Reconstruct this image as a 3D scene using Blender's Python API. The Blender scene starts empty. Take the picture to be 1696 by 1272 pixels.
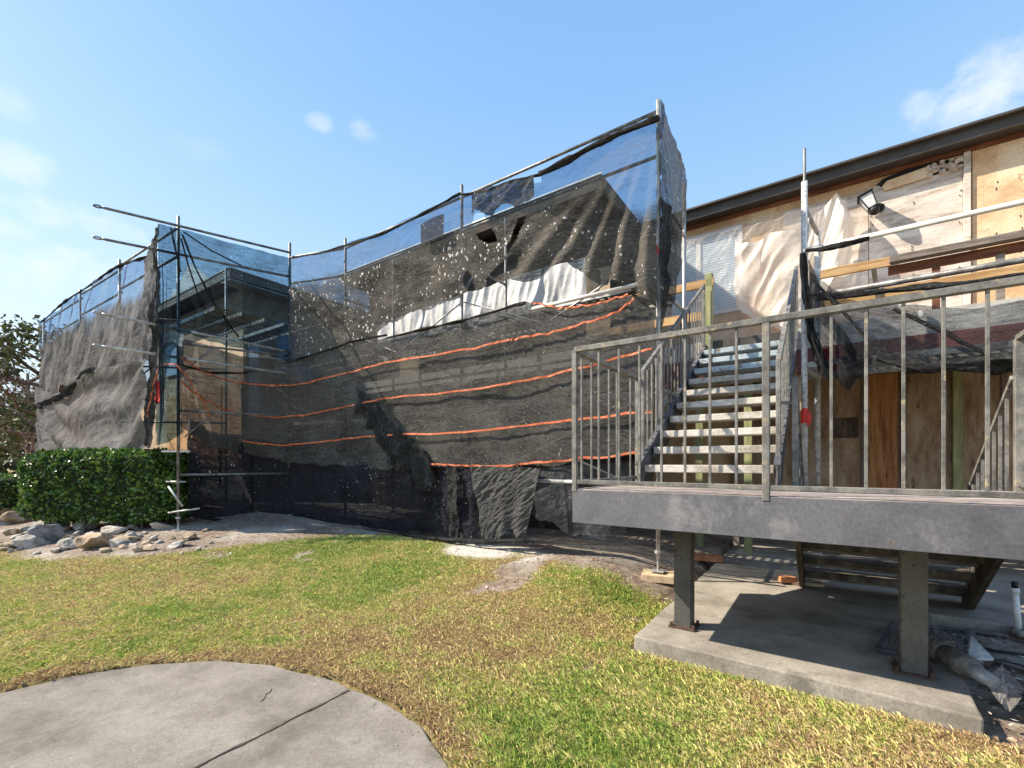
import bpy, bmesh, math, random
import numpy as np
from mathutils import Vector, Matrix, noise
R = math.radians
random.seed(7); rng = np.random.default_rng(7)
sc = bpy.context.scene
col = sc.collection

# ------------------------------------------------------------------ camera
EYE = 1.32; FPX = 752.0; HY = 765.0; CX = 848.0; YAW = 34.8
cam_d = bpy.data.cameras.new('camera'); cam = bpy.data.objects.new('camera', cam_d); col.objects.link(cam)
cam.location = (0, 0, EYE); cam.rotation_euler = (R(90), 0, R(YAW))
cam_d.sensor_width = 36; cam_d.lens = 36 * FPX / 1696; cam_d.shift_y = (HY - 636) / 1696
cam_d.clip_start = 0.05; cam_d.clip_end = 3000
sc.camera = cam

# ------------------------------------------------------------------ light and sky
SUN_TO = Vector((-1.0, -0.57, 1.0)).normalized()
ELEV = math.asin(SUN_TO.z); ROT = math.atan2(SUN_TO.x, SUN_TO.y)
sun_d = bpy.data.lights.new('sun', 'SUN'); sun_d.energy = 5.0; sun_d.angle = R(0.5); sun_d.color = (1.0, 0.89, 0.73)
sun = bpy.data.objects.new('sun', sun_d); col.objects.link(sun)
sun.rotation_euler = SUN_TO.to_track_quat('Z', 'Y').to_euler(); sun.location = (-20, -10, 20)

world = bpy.data.worlds.new('World'); sc.world = world; world.use_nodes = True
wt = world.node_tree; wt.nodes.clear()
def wn(t, **k):
    n = wt.nodes.new(t)
    for a, b in k.items(): setattr(n, a, b)
    return n
def wmath(op, a, b=None, c=None):
    n = wn('ShaderNodeMath', operation=op)
    for i, v in enumerate((a, b, c)):
        if v is None: continue
        if isinstance(v, (int, float)): n.inputs[i].default_value = v
        else: wt.links.new(v, n.inputs[i])
    return n.outputs[0]
def wdot(sock, vec):
    n = wn('ShaderNodeVectorMath', operation='DOT_PRODUCT'); wt.links.new(sock, n.inputs[0]); n.inputs[1].default_value = vec
    return n.outputs['Value']
sky = wn('ShaderNodeTexSky', sky_type='NISHITA', sun_disc=False)
sky.sun_elevation = ELEV; sky.sun_rotation = ROT; sky.air_density = 1.0; sky.dust_density = 1.6; sky.ozone_density = 2.2
tc = wn('ShaderNodeTexCoord'); gdir = tc.outputs['Generated']
cn = wn('ShaderNodeTexNoise'); cn.inputs['Scale'].default_value = 13.0; cn.inputs['Detail'].default_value = 7.0; cn.inputs['Roughness'].default_value = 0.6
mp = wn('ShaderNodeMapping'); mp.inputs['Scale'].default_value = (1, 1, 1.5); wt.links.new(gdir, mp.inputs['Vector']); wt.links.new(mp.outputs['Vector'], cn.inputs['Vector'])
def raydir(px, py):
    X = (px - CX) / FPX; k = (HY - py) / FPX; c, s = math.cos(R(YAW)), math.sin(R(YAW))
    return Vector((X * c - s, X * s + c, k)).normalized()
cloud = None   # each small cloud: direction, half width, half height (radians), strength
for px, py, a, b, st in ((1625, 160, .1, .05, .75), (600, 217, .03, .024, .5), (530, 202, .025, .014, .4), (125, 357, .085, .028, .55),
                         (110, 450, .10, .04, .6), (15, 275, .06, .03, .5), (10, 382, .04, .02, .6), (25, 175, .025, .02, .25), (330, 240, .05, .02, .1)):
    f = raydir(px, py); rt = f.cross(Vector((0, 0, 1))).normalized(); up = rt.cross(f)
    e = wmath('ADD', wmath('POWER', wmath('DIVIDE', wdot(gdir, rt), a), 2.0), wmath('POWER', wmath('DIVIDE', wdot(gdir, up), b), 2.0))
    m = wmath('SUBTRACT', 1.0, e)
    m = wmath('ADD', m, wmath('MULTIPLY', wmath('SUBTRACT', cn.outputs['Fac'], 0.5), 5.0))
    n = wn('ShaderNodeMath', operation='MULTIPLY', use_clamp=True); wt.links.new(m, n.inputs[0]); n.inputs[1].default_value = 0.55
    m = wmath('MULTIPLY', wmath('MULTIPLY', n.outputs[0], st), wmath('GREATER_THAN', wdot(gdir, f), 0.5))
    # fade out smoothly at the rim
    g = wn('ShaderNodeMath', operation='MULTIPLY', use_clamp=True); wt.links.new(wmath('SUBTRACT', 2.0, e), g.inputs[0]); g.inputs[1].default_value = 0.8
    m = wmath('MULTIPLY', m, g.outputs[0])
    cloud = m if cloud is None else wmath('MAXIMUM', cloud, m)
# bright winter haze over the whole sky, paler towards the horizon
sepd = wn('ShaderNodeSeparateXYZ'); wt.links.new(gdir, sepd.inputs[0])
hz = wn('ShaderNodeValToRGB'); wt.links.new(sepd.outputs['Z'], hz.inputs[0])
el = hz.color_ramp.elements; el[0].position = 0.0; el[0].color = (.70, .80, .86, 1); el[1].position = 1.0; el[1].color = (.13, .33, .74, 1)
for ps_, cc_ in ((.22, (.62, .78, .9)), (.42, (.40, .64, .90)), (.62, (.27, .52, .88))):
    e_ = el.new(ps_); e_.color = (*cc_, 1)
hzs = wn('ShaderNodeVectorMath', operation='SCALE'); wt.links.new(hz.outputs[0], hzs.inputs[0]); hzs.inputs['Scale'].default_value = 4.35
mixh = wn('ShaderNodeMix', data_type='RGBA'); mixh.inputs[0].default_value = .8; wt.links.new(sky.outputs[0], mixh.inputs[6]); wt.links.new(hzs.outputs[0], mixh.inputs[7])
mixc = wn('ShaderNodeMix', data_type='RGBA'); wt.links.new(cloud, mixc.inputs[0]); wt.links.new(mixh.outputs[2], mixc.inputs[6]); mixc.inputs[7].default_value = (4.1, 4.2, 4.3, 1)
bg = wn('ShaderNodeBackground'); bg.inputs['Strength'].default_value = 0.15
wt.links.new(mixc.outputs[2], bg.inputs['Color'])
wo = wn('ShaderNodeOutputWorld'); wt.links.new(bg.outputs[0], wo.inputs['Surface'])

sc.view_settings.view_transform = 'Standard'; sc.view_settings.look = 'None'
sc.view_settings.exposure = 0.85; sc.view_settings.gamma = 1.0; sc.view_settings.use_curve_mapping = False
sc.render.engine = 'CYCLES'
sc.cycles.max_bounces = 8; sc.cycles.transparent_max_bounces = 24; sc.cycles.diffuse_bounces = 4

# ------------------------------------------------------------------ survey helpers (photo pixel -> point on a plane of the place)
_c, _s = math.cos(R(YAW)), math.sin(R(YAW))
def on_v(px, py, v):
    X = (px - CX) / FPX; Z = v / (X * _s + _c); return Vector((Z * (X * _c - _s), v, EYE + Z * (HY - py) / FPX))
def on_u(px, py, u):
    X = (px - CX) / FPX; Z = u / (X * _c - _s); return Vector((u, Z * (X * _s + _c), EYE + Z * (HY - py) / FPX))
def on_z(px, py, z):
    X = (px - CX) / FPX; Z = (z - EYE) * FPX / (HY - py); return Vector((Z * (X * _c - _s), Z * (X * _s + _c), z))
def lerp(a, b, t): return a + (b - a) * t
def sst(a, b, x):
    t = min(1, max(0, (x - a) / (b - a))); return t * t * (3 - 2 * t)
def interp(x, pts):
    if x <= pts[0][0]: return pts[0][1]
    for (a, p), (b, q) in zip(pts, pts[1:]):
        if x <= b: return lerp(p, q, (x - a) / (b - a))
    return pts[-1][1]

# ------------------------------------------------------------------ materials
class NT:
    def __init__(s, name):
        s.m = bpy.data.materials.new(name); s.m.use_nodes = True; s.t = s.m.node_tree; s.t.nodes.clear()
        s.out = s.t.nodes.new('ShaderNodeOutputMaterial'); s.tc = s.t.nodes.new('ShaderNodeTexCoord')
    def n(s, t, ins=None, **k):
        n = s.t.nodes.new(t)
        for a, b in k.items(): setattr(n, a, b)
        for i, v in (ins or {}).items():
            if hasattr(v, 'links') or isinstance(v, bpy.types.NodeSocket): s.t.links.new(v, n.inputs[i])
            else: n.inputs[i].default_value = v
        return n
    def math(s, op, a, b=0.0, clamp=False): return s.n('ShaderNodeMath', {0: a, 1: b}, operation=op, use_clamp=clamp).outputs[0]
    def coord(s, scale=(1, 1, 1), src='Object'): return s.n('ShaderNodeMapping', {'Vector': s.tc.outputs[src], 'Scale': scale}).outputs[0]
    def noise(s, vec, scale, detail=5, rough=.6): return s.n('ShaderNodeTexNoise', {'Vector': vec, 'Scale': scale, 'Detail': detail, 'Roughness': rough}).outputs['Fac']
    def ramp(s, fac, stops):
        n = s.n('ShaderNodeValToRGB', {0: fac}); e = n.color_ramp.elements
        while len(e) < len(stops): e.new(0.5)
        for el, (p, c) in zip(e, stops): el.position = p; el.color = (*c, 1) if len(c) == 3 else c
        return n.outputs[0]
    def mix(s, f, a, b):
        n = s.n('ShaderNodeMix', {0: f}, data_type='RGBA')
        for i, v in ((6, a), (7, b)):
            if isinstance(v, tuple): n.inputs[i].default_value = (*v, 1) if len(v) == 3 else v
            else: s.t.links.new(v, n.inputs[i])
        return n.outputs[2]
    def bump(s, h, strength=.4, dist=.01): return s.n('ShaderNodeBump', {'Height': h, 'Strength': strength, 'Distance': dist}).outputs[0]
    def surf(s, sock): s.t.links.new(sock, s.out.inputs['Surface']); return s.m

MATS = {}
def pmat(name, stops, scale=4, detail=6, rough=.75, metal=0, bump=.3, bscale=None, bdist=.006, stretch=(1, 1, 1), spots=None, rnd=.12, spec=.4):
    """weathered surface: noise-ramped colour, optional second layer of spots ((lo,hi),colour,scale), bump, per-object tint"""
    t = NT(name); v = t.coord(stretch)
    oi = t.n('ShaderNodeObjectInfo').outputs['Random']
    v = t.n('ShaderNodeVectorMath', {0: v, 1: t.n('ShaderNodeCombineXYZ', {0: t.math('MULTIPLY', oi, 37.0), 1: t.math('MULTIPLY', oi, 11.0), 2: 0.0}).outputs[0]}, operation='ADD').outputs[0]
    f = t.n('ShaderNodeMapRange', {0: t.noise(v, scale, detail, .68), 1: .34, 2: .66, 3: .25, 4: .8}).outputs[0]; c = t.ramp(f, stops)
    if spots:
        for (lo, hi), sc_, ss in spots:
            g = t.noise(v, ss, 7, .7)
            g = t.n('ShaderNodeMapRange', {0: g, 1: lo - .035, 2: hi - .045}).outputs[0]
            c = t.mix(g, c, sc_)
    gr_ = t.math('MULTIPLY', t.math('SUBTRACT', t.noise(v, max(55, scale * 11), 4, .75), .5), 1.1)
    c = t.n('ShaderNodeHueSaturation', {'Color': c, 'Value': t.math('ADD', t.math('ADD', t.math('MULTIPLY', oi, 2 * rnd), 1 - rnd), gr_)}).outputs[0]
    b = t.bump(t.noise(v, bscale or scale * 8, 6, .65), bump, bdist)
    p = t.n('ShaderNodeBsdfPrincipled', {'Base Color': c, 'Roughness': rough, 'Metallic': metal, 'Normal': b, 'Specular IOR Level': spec})
    MATS[name] = t.surf(p.outputs[0]); return MATS[name]

M_rail = pmat('rail_paint', [(.3, (.1, .096, .09)), (.5, (.165, .16, .148)), (.7, (.24, .23, .21))], 9, 7, .6, .1, .35, 70, .002,
              spots=[((.62, .7), (.36, .3, .2), 14), ((.68, .74), (.2, .09, .04), 22)], rnd=.08)
M_fascia = pmat('fascia_paint', [(.3, (.082, .082, .094)), (.5, (.108, .108, .122)), (.7, (.14, .139, .152))], 1.6, 9, .5, .0, .3, 60, .002, stretch=(1, 1, .8),
                spots=[((.58, .76), (.26, .255, .26), 3.0), ((.7, .78), (.3, .26, .22), 9), ((.7, .74), (.25, .15, .05), 16)])
M_deck = pmat('deck_top', [(.3, (.2, .15, .12)), (.5, (.36, .29, .25)), (.7, (.5, .42, .37))], 5, 8, .85, 0, .5, 40, .006, stretch=(.5, 3, 1),
              spots=[((.6, .68), (.14, .1, .08), 9)])
M_tread = pmat('tread', [(.32, (.33, .29, .24)), (.5, (.5, .46, .4)), (.7, (.6, .57, .52))], 5, 8, .8, 0, .4, 50, .004,
               spots=[((.62, .74), (.3, .23, .16), 9), ((.69, .74), (.12, .09, .07), 28)])
M_tread_blue = pmat('tread_galvanised', [(.32, (.28, .33, .36)), (.5, (.42, .5, .54)), (.7, (.5, .58, .62))], 5, 8, .6, 0.1, .4, 50, .004,
               spots=[((.6, .68), (.2, .17, .14), 12)])
M_stringer = pmat('stringer_paint', [(.3, (.06, .06, .07)), (.6, (.12, .12, .13)), (.75, (.2, .19, .18))], 6, 7, .55, .2, .3, 60, .002)
M_oldwood = pmat('old_wood', [(.3, (.045, .035, .026)), (.55, (.1, .078, .055)), (.75, (.17, .14, .1))], 7, 7, .85, 0, .5, 60, .004, stretch=(1, 1, .3))
M_post = pmat('post_steel', [(.3, (.07, .067, .06)), (.5, (.095, .09, .082)), (.7, (.12, .113, .102))], 3, 8, .6, .1, .35, 60, .002, spots=[((.64, .7), (.05, .045, .04), 12)])
M_rust = pmat('rust', [(.3, (.05, .028, .02)), (.6, (.1, .06, .045))], 20, 6, .9, 0, .5)
M_galv = pmat('galvanised_tube', [(.3, (.3, .3, .29)), (.55, (.46, .46, .45)), (.75, (.6, .6, .58))], 9, 7, .45, .35, .25, 60, .002,
              spots=[((.6, .7), (.26, .2, .14), 18)])
M_tube = pmat('weathered_tube', [(.3, (.1, .1, .1)), (.55, (.19, .19, .19)), (.75, (.3, .3, .3))], 8, 7, .5, .4, .25, 60, .002, spots=[((.62, .7), (.13, .08, .05), 18)])
M_bigtube = pmat('spattered_tube', [(.3, (.38, .36, .33)), (.5, (.5, .49, .47)), (.7, (.62, .61, .6))], 14, 8, .6, .1, .4, 60, .003,
              spots=[((.58, .66), (.2, .18, .16), 26)])
M_wood = pmat('new_wood', [(.3, (.36, .2, .075)), (.5, (.5, .3, .13)), (.7, (.6, .4, .2))], 6, 6, .7, 0, .3, 40, .003, stretch=(.3, 3, 3), spots=[((.7, .73), (.12, .05, .02), 9)])
M_woodgrey = pmat('grey_wood', [(.3, (.13, .1, .085)), (.5, (.22, .18, .155)), (.7, (.3, .25, .22))], 6, 8, .85, 0, .5, 50, .004, stretch=(.35, 3, 3))
M_greenwood = pmat('treated_wood', [(.3, (.2, .22, .1)), (.6, (.32, .33, .16)), (.75, (.42, .4, .22))], 5, 6, .75, 0, .3, 40, .003, stretch=(3, 3, .4))
M_palewood = pmat('pale_wood', [(.3, (.42, .3, .18)), (.6, (.58, .45, .3))], 6, 6, .75, 0, .3, 40, .003, stretch=(3, 3, 3))
M_concrete = pmat('slab_concrete', [(.3, (.2, .176, .145)), (.5, (.315, .282, .238)), (.7, (.4, .364, .31))], 1.4, 9, .9, 0, .5, 45, .004,
                  spots=[((.58, .72), (.2, .18, .15), 3.5), ((.68, .74), (.5, .48, .44), 26)])
M_path = pmat('path_concrete', [(.3, (.12, .106, .088)), (.5, (.19, .168, .142)), (.7, (.245, .22, .19))], 1.6, 10, .92, 0, .8, 90, .004,
              spots=[((.6, .72), (.16, .145, .13), 4), ((.69, .73), (.46, .44, .4), 45), ((.7, .74), (.09, .08, .07), 60)])
M_eave = pmat('eave_paint', [(.3, (.05, .042, .037)), (.6, (.066, .056, .05)), (.75, (.085, .073, .066))], 3, 6, .5, 0, .15)
M_subfascia = pmat('sub_fascia', [(.3, (.11, .04, .022)), (.55, (.19, .075, .04)), (.75, (.28, .12, .07))], 4, 7, .8, 0, .3, stretch=(.4, 1, 3))
M_roof = pmat('shingle', [(.3, (.06, .05, .045)), (.6, (.1, .085, .075)), (.75, (.14, .12, .1))], 9, 8, .95, 0, .7, 40, .01)
M_ochre = pmat('ochre_sheathing', [(.3, (.52, .33, .18)), (.5, (.66, .45, .27)), (.7, (.74, .57, .39))], 2, 8, .85, 0, .3, 40, .004,
               spots=[((.66, .75), (.26, .15, .08), 6)])
M_ply = pmat('weathered_plywood', [(.28, (.4, .32, .26)), (.45, (.57, .49, .42)), (.6, (.67, .6, .53)), (.75, (.74, .68, .62))], 2.6, 10, .9, 0, .35, 50, .004, stretch=(.5, 1, 2.4),
             spots=[((.63, .74), (.34, .24, .17), 3.4), ((.7, .73), (.12, .09, .07), 14)], rnd=.05)
M_plydark = pmat('brown_plywood', [(.3, (.24, .15, .09)), (.5, (.38, .26, .17)), (.7, (.5, .38, .27))], 3, 9, .88, 0, .3, 50, .004, stretch=(2.5, 1, .5),
             spots=[((.64, .72), (.09, .05, .03), 5)])
M_redwood = pmat('red_brown_board', [(.3, (.22, .085, .03)), (.5, (.38, .17, .065)), (.7, (.48, .24, .1))], 4, 9, .8, 0, .4, 50, .004, stretch=(4, 1, .35),
             spots=[((.64, .7), (.05, .022, .012), 6)])
M_stucco = pmat('beige_stucco', [(.3, (.3, .22, .14)), (.5, (.4, .3, .2)), (.7, (.47, .37, .26))], 2, 8, .9, 0, .3, 60, .004, spots=[((.6, .75), (.22, .13, .07), 2.2)])
M_brownwall = pmat('orange_brown_wall', [(.3, (.22, .12, .055)), (.5, (.33, .19, .09)), (.7, (.42, .27, .14))], 2.5, 8, .9, 0, .3, 60, .004, spots=[((.6, .75), (.12, .07, .04), 3)])
M_siding = pmat('dark_siding', [(.3, (.03, .025, .02)), (.5, (.05, .042, .034)), (.7, (.08, .066, .054))], 3, 8, .9, 0, .4, 40, .005, stretch=(.6, .6, 4))
M_white = pmat('white_trim', [(.3, (.62, .62, .62)), (.7, (.76, .76, .76))], 5, 5, .5, 0, .1)
M_offwhite = pmat('pale_beam', [(.3, (.34, .32, .3)), (.6, (.46, .44, .41))], 5, 7, .8, 0, .3, stretch=(.4, 1, 3))
M_maroon = pmat('maroon_board', [(.3, (.1, .035, .035)), (.6, (.16, .065, .06))], 5, 7, .8, 0, .3, stretch=(.4, 1, 3))
M_black = pmat('black_metal', [(.3, (.012, .012, .012)), (.7, (.03, .028, .026))], 12, 5, .45, .3, .3)
M_red = pmat('red_plastic', [(.3, (.6, .02, .015)), (.7, (.75, .05, .04))], 8, 4, .45, 0, .2)
M_pvc = pmat('white_pvc', [(.3, (.62, .6, .56)), (.7, (.75, .74, .71))], 8, 5, .4, 0, .1)
M_strap = pmat('orange_strap', [(.3, (.4, .085, .03)), (.55, (.58, .14, .055)), (.75, (.7, .25, .13))], 12, 6, .7, 0, .5, 80, .003)
M_junk = pmat('dirty_metal', [(.3, (.1, .085, .07)), (.6, (.2, .18, .155)), (.75, (.34, .32, .29))], 9, 8, .6, .3, .5, 50, .004)
M_brick = pmat('orange_brick', [(.3, (.34, .13, .06)), (.7, (.46, .22, .11))], 14, 6, .9, 0, .5)
M_rock = pmat('limestone', [(.28, (.2, .18, .15)), (.45, (.38, .34, .29)), (.6, (.5, .46, .4)), (.75, (.6, .56, .5))], 5, 10, .95, 0, .8, 22, .02,
              spots=[((.6, .72), (.3, .19, .1), 3)], rnd=.25)
M_bark = pmat('bark', [(.3, (.06, .045, .035)), (.6, (.13, .1, .08)), (.75, (.2, .16, .13))], 6, 8, .95, 0, .8, 20, .02, stretch=(1, 1, .3))
M_twig = pmat('red_twig', [(.3, (.1, .06, .05)), (.7, (.2, .13, .11))], 6, 5, .9, 0, .3)
M_cable = pmat('cable', [(.3, (.02, .018, .016)), (.7, (.06, .055, .05))], 8, 4, .6, 0, .1)
M_glass = NT('window_glass'); _p = M_glass.n('ShaderNodeBsdfPrincipled', {'Base Color': (.25, .33, .42, 1), 'Roughness': .12, 'Specular IOR Level': .7}); M_glass = M_glass.surf(_p.outputs[0])
# blinds behind the pane: horizontal slats in colour
t = NT('blind_slats'); w_ = t.n('ShaderNodeTexWave', {'Vector': t.coord((1, 1, 1)), 'Scale': 6.5, 'Distortion': .3}, wave_type='BANDS', bands_direction='Z').outputs['Fac']
M_blind = t.surf(t.n('ShaderNodeBsdfPrincipled', {'Base Color': t.ramp(w_, [(.2, (.3, .38, .46)), (.8, (.55, .63, .7))]), 'Roughness': .25, 'Specular IOR Level': .8}).outputs[0])
t = NT('dark_interior'); M_dark = t.surf(t.n('ShaderNodeBsdfPrincipled', {'Base Color': (.012, .012, .012, 1), 'Roughness': .9}).outputs[0])

def netmat(name, base, cover, var=.1, holes=0.0, hole_scale=9.0, wr=.6, trans=.35, top=None, fleck=0.0, weave=(.5, .74, 1.0), grain=1.0):
    """woven debris netting: real gaps in the weave (transparent share), single layer near its top edge, pinholes, pale flecks painted in for bright pinholes"""
    t = NT(name); uv = t.n('ShaderNodeUVMap', uv_map='cloth').outputs[0]
    n1 = t.noise(uv, 1.6, 6, .65); n2 = t.noise(t.n('ShaderNodeMapping', {'Vector': uv, 'Scale': (1.0, 7.0, 1.0)}).outputs[0], 5.5, 6, .6)
    n3 = t.noise(t.n('ShaderNodeMapping', {'Vector': uv, 'Scale': (1.0, 2.2, 1.0)}).outputs[0], 20, 5, .75); wv = t.noise(uv, 70, 3, .6)
    c = t.mix(t.ramp(n1, [(.4, (0, 0, 0)), (.62, (1, 1, 1))]), tuple(x * .7 for x in base), tuple(x * 1.25 for x in base))
    c = t.mix(t.n('ShaderNodeMapRange', {0: n2, 1: .5, 2: .72, 4: .5}).outputs[0], c, tuple(x * 1.7 for x in base))
    c = t.mix(t.n('ShaderNodeMapRange', {0: n3, 1: .5, 2: .66, 4: grain}).outputs[0], c, tuple(x * 2.2 for x in base))
    c = t.mix(t.n('ShaderNodeMapRange', {0: n3, 1: .5, 2: .36, 4: .75 * grain}).outputs[0], c, tuple(x * .3 for x in base))
    h = t.math('ADD', t.math('MULTIPLY', t.noise(uv, 3.2, 7, .62), 1.0), t.math('ADD', t.math('MULTIPLY', n2, .2), t.math('MULTIPLY', n3, .3 * grain)))
    a = t.math('ADD', t.math('MULTIPLY', t.math('SUBTRACT', n1, .5), var * 2.2), cover); thin = 0.0
    if top:
        sy = t.n('ShaderNodeSeparateXYZ', {0: uv}).outputs[1]
        sy = t.math('ADD', sy, t.math('MULTIPLY', t.math('SUBTRACT', n1, .5), .5))
        if len(top) > 2:   # the single layer reaches lower at one end of the net
            ox = t.n('ShaderNodeSeparateXYZ', {0: t.tc.outputs['Object']}).outputs[0]
            sy = t.math('ADD', sy, t.math('MULTIPLY', t.n('ShaderNodeMapRange', {0: ox, 1: top[2], 2: top[3]}).outputs[0], top[4]))
        f = t.n('ShaderNodeMapRange', {0: sy, 1: -top[0] - .1, 2: -top[0] + .1}).outputs[0]
        a = t.math('ADD', a, t.math('MULTIPLY', f, top[1] - cover)); thin = f
    a = t.math('ADD', a, t.math('MULTIPLY', t.math('SUBTRACT', n2, .5), var * 1.6))
    a = t.math('ADD', a, t.math('MULTIPLY', t.math('SUBTRACT', n3, .5), var * 2.0))
    a = t.math('ADD', a, t.math('MULTIPLY', t.math('SUBTRACT', wv, .5), var * 1.4), True)
    for rot, k_ in ((.45, 3.0), (-.3, 4.2), (1.25, 3.4)):   # pulled creases: doubled cloth lets less through, its caught light painted in as paler colour
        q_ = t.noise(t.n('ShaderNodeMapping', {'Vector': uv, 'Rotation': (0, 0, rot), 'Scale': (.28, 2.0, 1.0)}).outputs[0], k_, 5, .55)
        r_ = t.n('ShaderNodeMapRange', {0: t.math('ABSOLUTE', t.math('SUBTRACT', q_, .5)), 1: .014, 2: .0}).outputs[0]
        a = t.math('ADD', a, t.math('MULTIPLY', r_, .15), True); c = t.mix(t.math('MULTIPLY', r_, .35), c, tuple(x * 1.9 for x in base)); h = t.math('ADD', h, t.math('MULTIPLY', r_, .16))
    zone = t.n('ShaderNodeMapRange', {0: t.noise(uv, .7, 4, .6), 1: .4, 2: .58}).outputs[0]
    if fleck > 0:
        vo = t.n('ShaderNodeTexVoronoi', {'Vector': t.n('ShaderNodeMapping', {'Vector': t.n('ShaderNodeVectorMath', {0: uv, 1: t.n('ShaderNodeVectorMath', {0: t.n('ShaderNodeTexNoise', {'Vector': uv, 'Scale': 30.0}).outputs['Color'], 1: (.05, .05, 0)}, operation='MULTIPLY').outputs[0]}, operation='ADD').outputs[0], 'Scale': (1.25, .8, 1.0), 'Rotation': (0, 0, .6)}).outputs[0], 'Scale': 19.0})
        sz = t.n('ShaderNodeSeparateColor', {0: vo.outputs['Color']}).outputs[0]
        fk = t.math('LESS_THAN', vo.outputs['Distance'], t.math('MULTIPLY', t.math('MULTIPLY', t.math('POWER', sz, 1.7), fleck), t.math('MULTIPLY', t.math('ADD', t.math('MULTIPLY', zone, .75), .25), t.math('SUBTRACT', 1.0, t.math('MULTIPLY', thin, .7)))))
        c = t.mix(fk, c, (.78, .77, .74)); a = t.math('MAXIMUM', a, fk)  # sunlit wall glinting through pinholes, painted as pale specks in the colour
    bm = t.bump(h, wr, .12)
    df = t.n('ShaderNodeBsdfDiffuse', {'Color': c, 'Normal': bm}).outputs[0]
    tl = t.n('ShaderNodeBsdfTranslucent', {'Color': c, 'Normal': bm}).outputs[0]
    cl = t.n('ShaderNodeMixShader', {0: trans, 1: df, 2: tl}).outputs[0]
    if holes > 0:
        vo = t.n('ShaderNodeTexVoronoi', {'Vector': t.n('ShaderNodeMapping', {'Vector': uv, 'Scale': (1.0, .72, 1.0), 'Rotation': (0, 0, .5)}).outputs[0], 'Scale': hole_scale, 'Randomness': 1.0})
        size = t.n('ShaderNodeSeparateColor', {0: vo.outputs['Color']}).outputs[0]
        rad = t.math('MULTIPLY', t.math('MULTIPLY', t.math('POWER', size, 3.0), holes), zone)
        a = t.math('MULTIPLY', a, t.math('SUBTRACT', 1.0, t.math('LESS_THAN', vo.outputs['Distance'], rad)))
    m = t.surf(t.n('ShaderNodeMixShader', {0: a, 1: t.n('ShaderNodeBsdfTransparent', {'Color': (*weave, 1)}).outputs[0], 2: cl}).outputs[0]); MATS[name] = m
    return m
N_grey = (.125, .125, .128); N_dark = (.05, .05, .056)
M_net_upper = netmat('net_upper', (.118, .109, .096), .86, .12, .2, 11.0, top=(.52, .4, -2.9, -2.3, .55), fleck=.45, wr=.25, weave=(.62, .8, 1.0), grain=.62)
M_net_left = netmat('net_left', (.2, .192, .19), .95, .06, .1, 8.0, wr=.3, top=(.7, .42), grain=.35)
M_net_leftlow = netmat('net_left_low', (.2, .192, .19), .96, .05, .1, 8.0, wr=.3, grain=.35)
M_net_sheer = netmat('net_sheer', (.02, .023, .03), .58, .2, .2, 9.0, fleck=.14, weave=(.55, .82, 1.0))
M_net_lower = netmat('net_lower', (.108, .104, .098), .79, .12, .16, 15.0, wr=.22, fleck=.14, weave=(.8, .85, .9), grain=.62)
M_net_skirt = netmat('net_skirt', (.03, .03, .037), .9, .08, .25, 11.0, wr=.4, fleck=.18, weave=(.7, .8, 1.0))
M_net_bunch = netmat('net_bunch', (.07, .069, .069), .97, .03, .1, 9.0, wr=.8)
M_net_flap = netmat('net_flap', (.085, .083, .08), .82, .15, .2, 9.0, wr=.6, fleck=.2, weave=(.78, .87, 1.0))
M_net_crumple = netmat('net_crumple', (.105, .104, .103), .99, .01, 0, 9, wr=.5, grain=.4)
M_net_black = netmat('net_black', (.035, .035, .037), .66, .3, .2, 7.0, wr=.9, weave=(.8, .85, .9))
M_net_veil = netmat('net_veil', (.045, .045, .046), .5, .4, .2, 6.0, wr=.9, weave=(.8, .85, .9))

def filmmat(name, colr, cover, rough=.25, var=.2, wr=.7, trans=.4, wscale=2.6, spec=.5):
    t = NT(name); uv = t.n('ShaderNodeUVMap', uv_map='cloth').outputs[0]
    n1 = t.noise(uv, wscale, 7, .6)
    bm = t.bump(t.math('ADD', n1, t.math('MULTIPLY', t.noise(uv, wscale * 5, 4, .6), .25)), wr, .12)
    p = t.n('ShaderNodeBsdfPrincipled', {'Base Color': (*colr, 1), 'Roughness': rough, 'Normal': bm, 'Specular IOR Level': spec}).outputs[0]
    tl = t.n('ShaderNodeBsdfTranslucent', {'Color': (*colr, 1), 'Normal': bm}).outputs[0]
    cl = t.n('ShaderNodeMixShader', {0: trans, 1: p, 2: tl}).outputs[0]
    a = t.math('ADD', t.math('MULTIPLY', t.math('SUBTRACT', n1, .5), var * 3), cover, True)
    return t.surf(t.n('ShaderNodeMixShader', {0: a, 1: t.n('ShaderNodeBsdfTransparent').outputs[0], 2: cl}).outputs[0])
M_film_clear = filmmat('clear_film', (.74, .69, .66), .28, .12, .3, .9, wscale=1.8)
M_film_white = filmmat('white_film', (.84, .78, .71), .8, .35, .35, .35, wscale=1.6)
M_film_wrap = filmmat('white_wrap', (.9, .9, .89), .97, .4, .05, .25)
M_film_grey = filmmat('grey_film', (.12, .125, .14), .36, .3, .3, .6, spec=.25)

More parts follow.
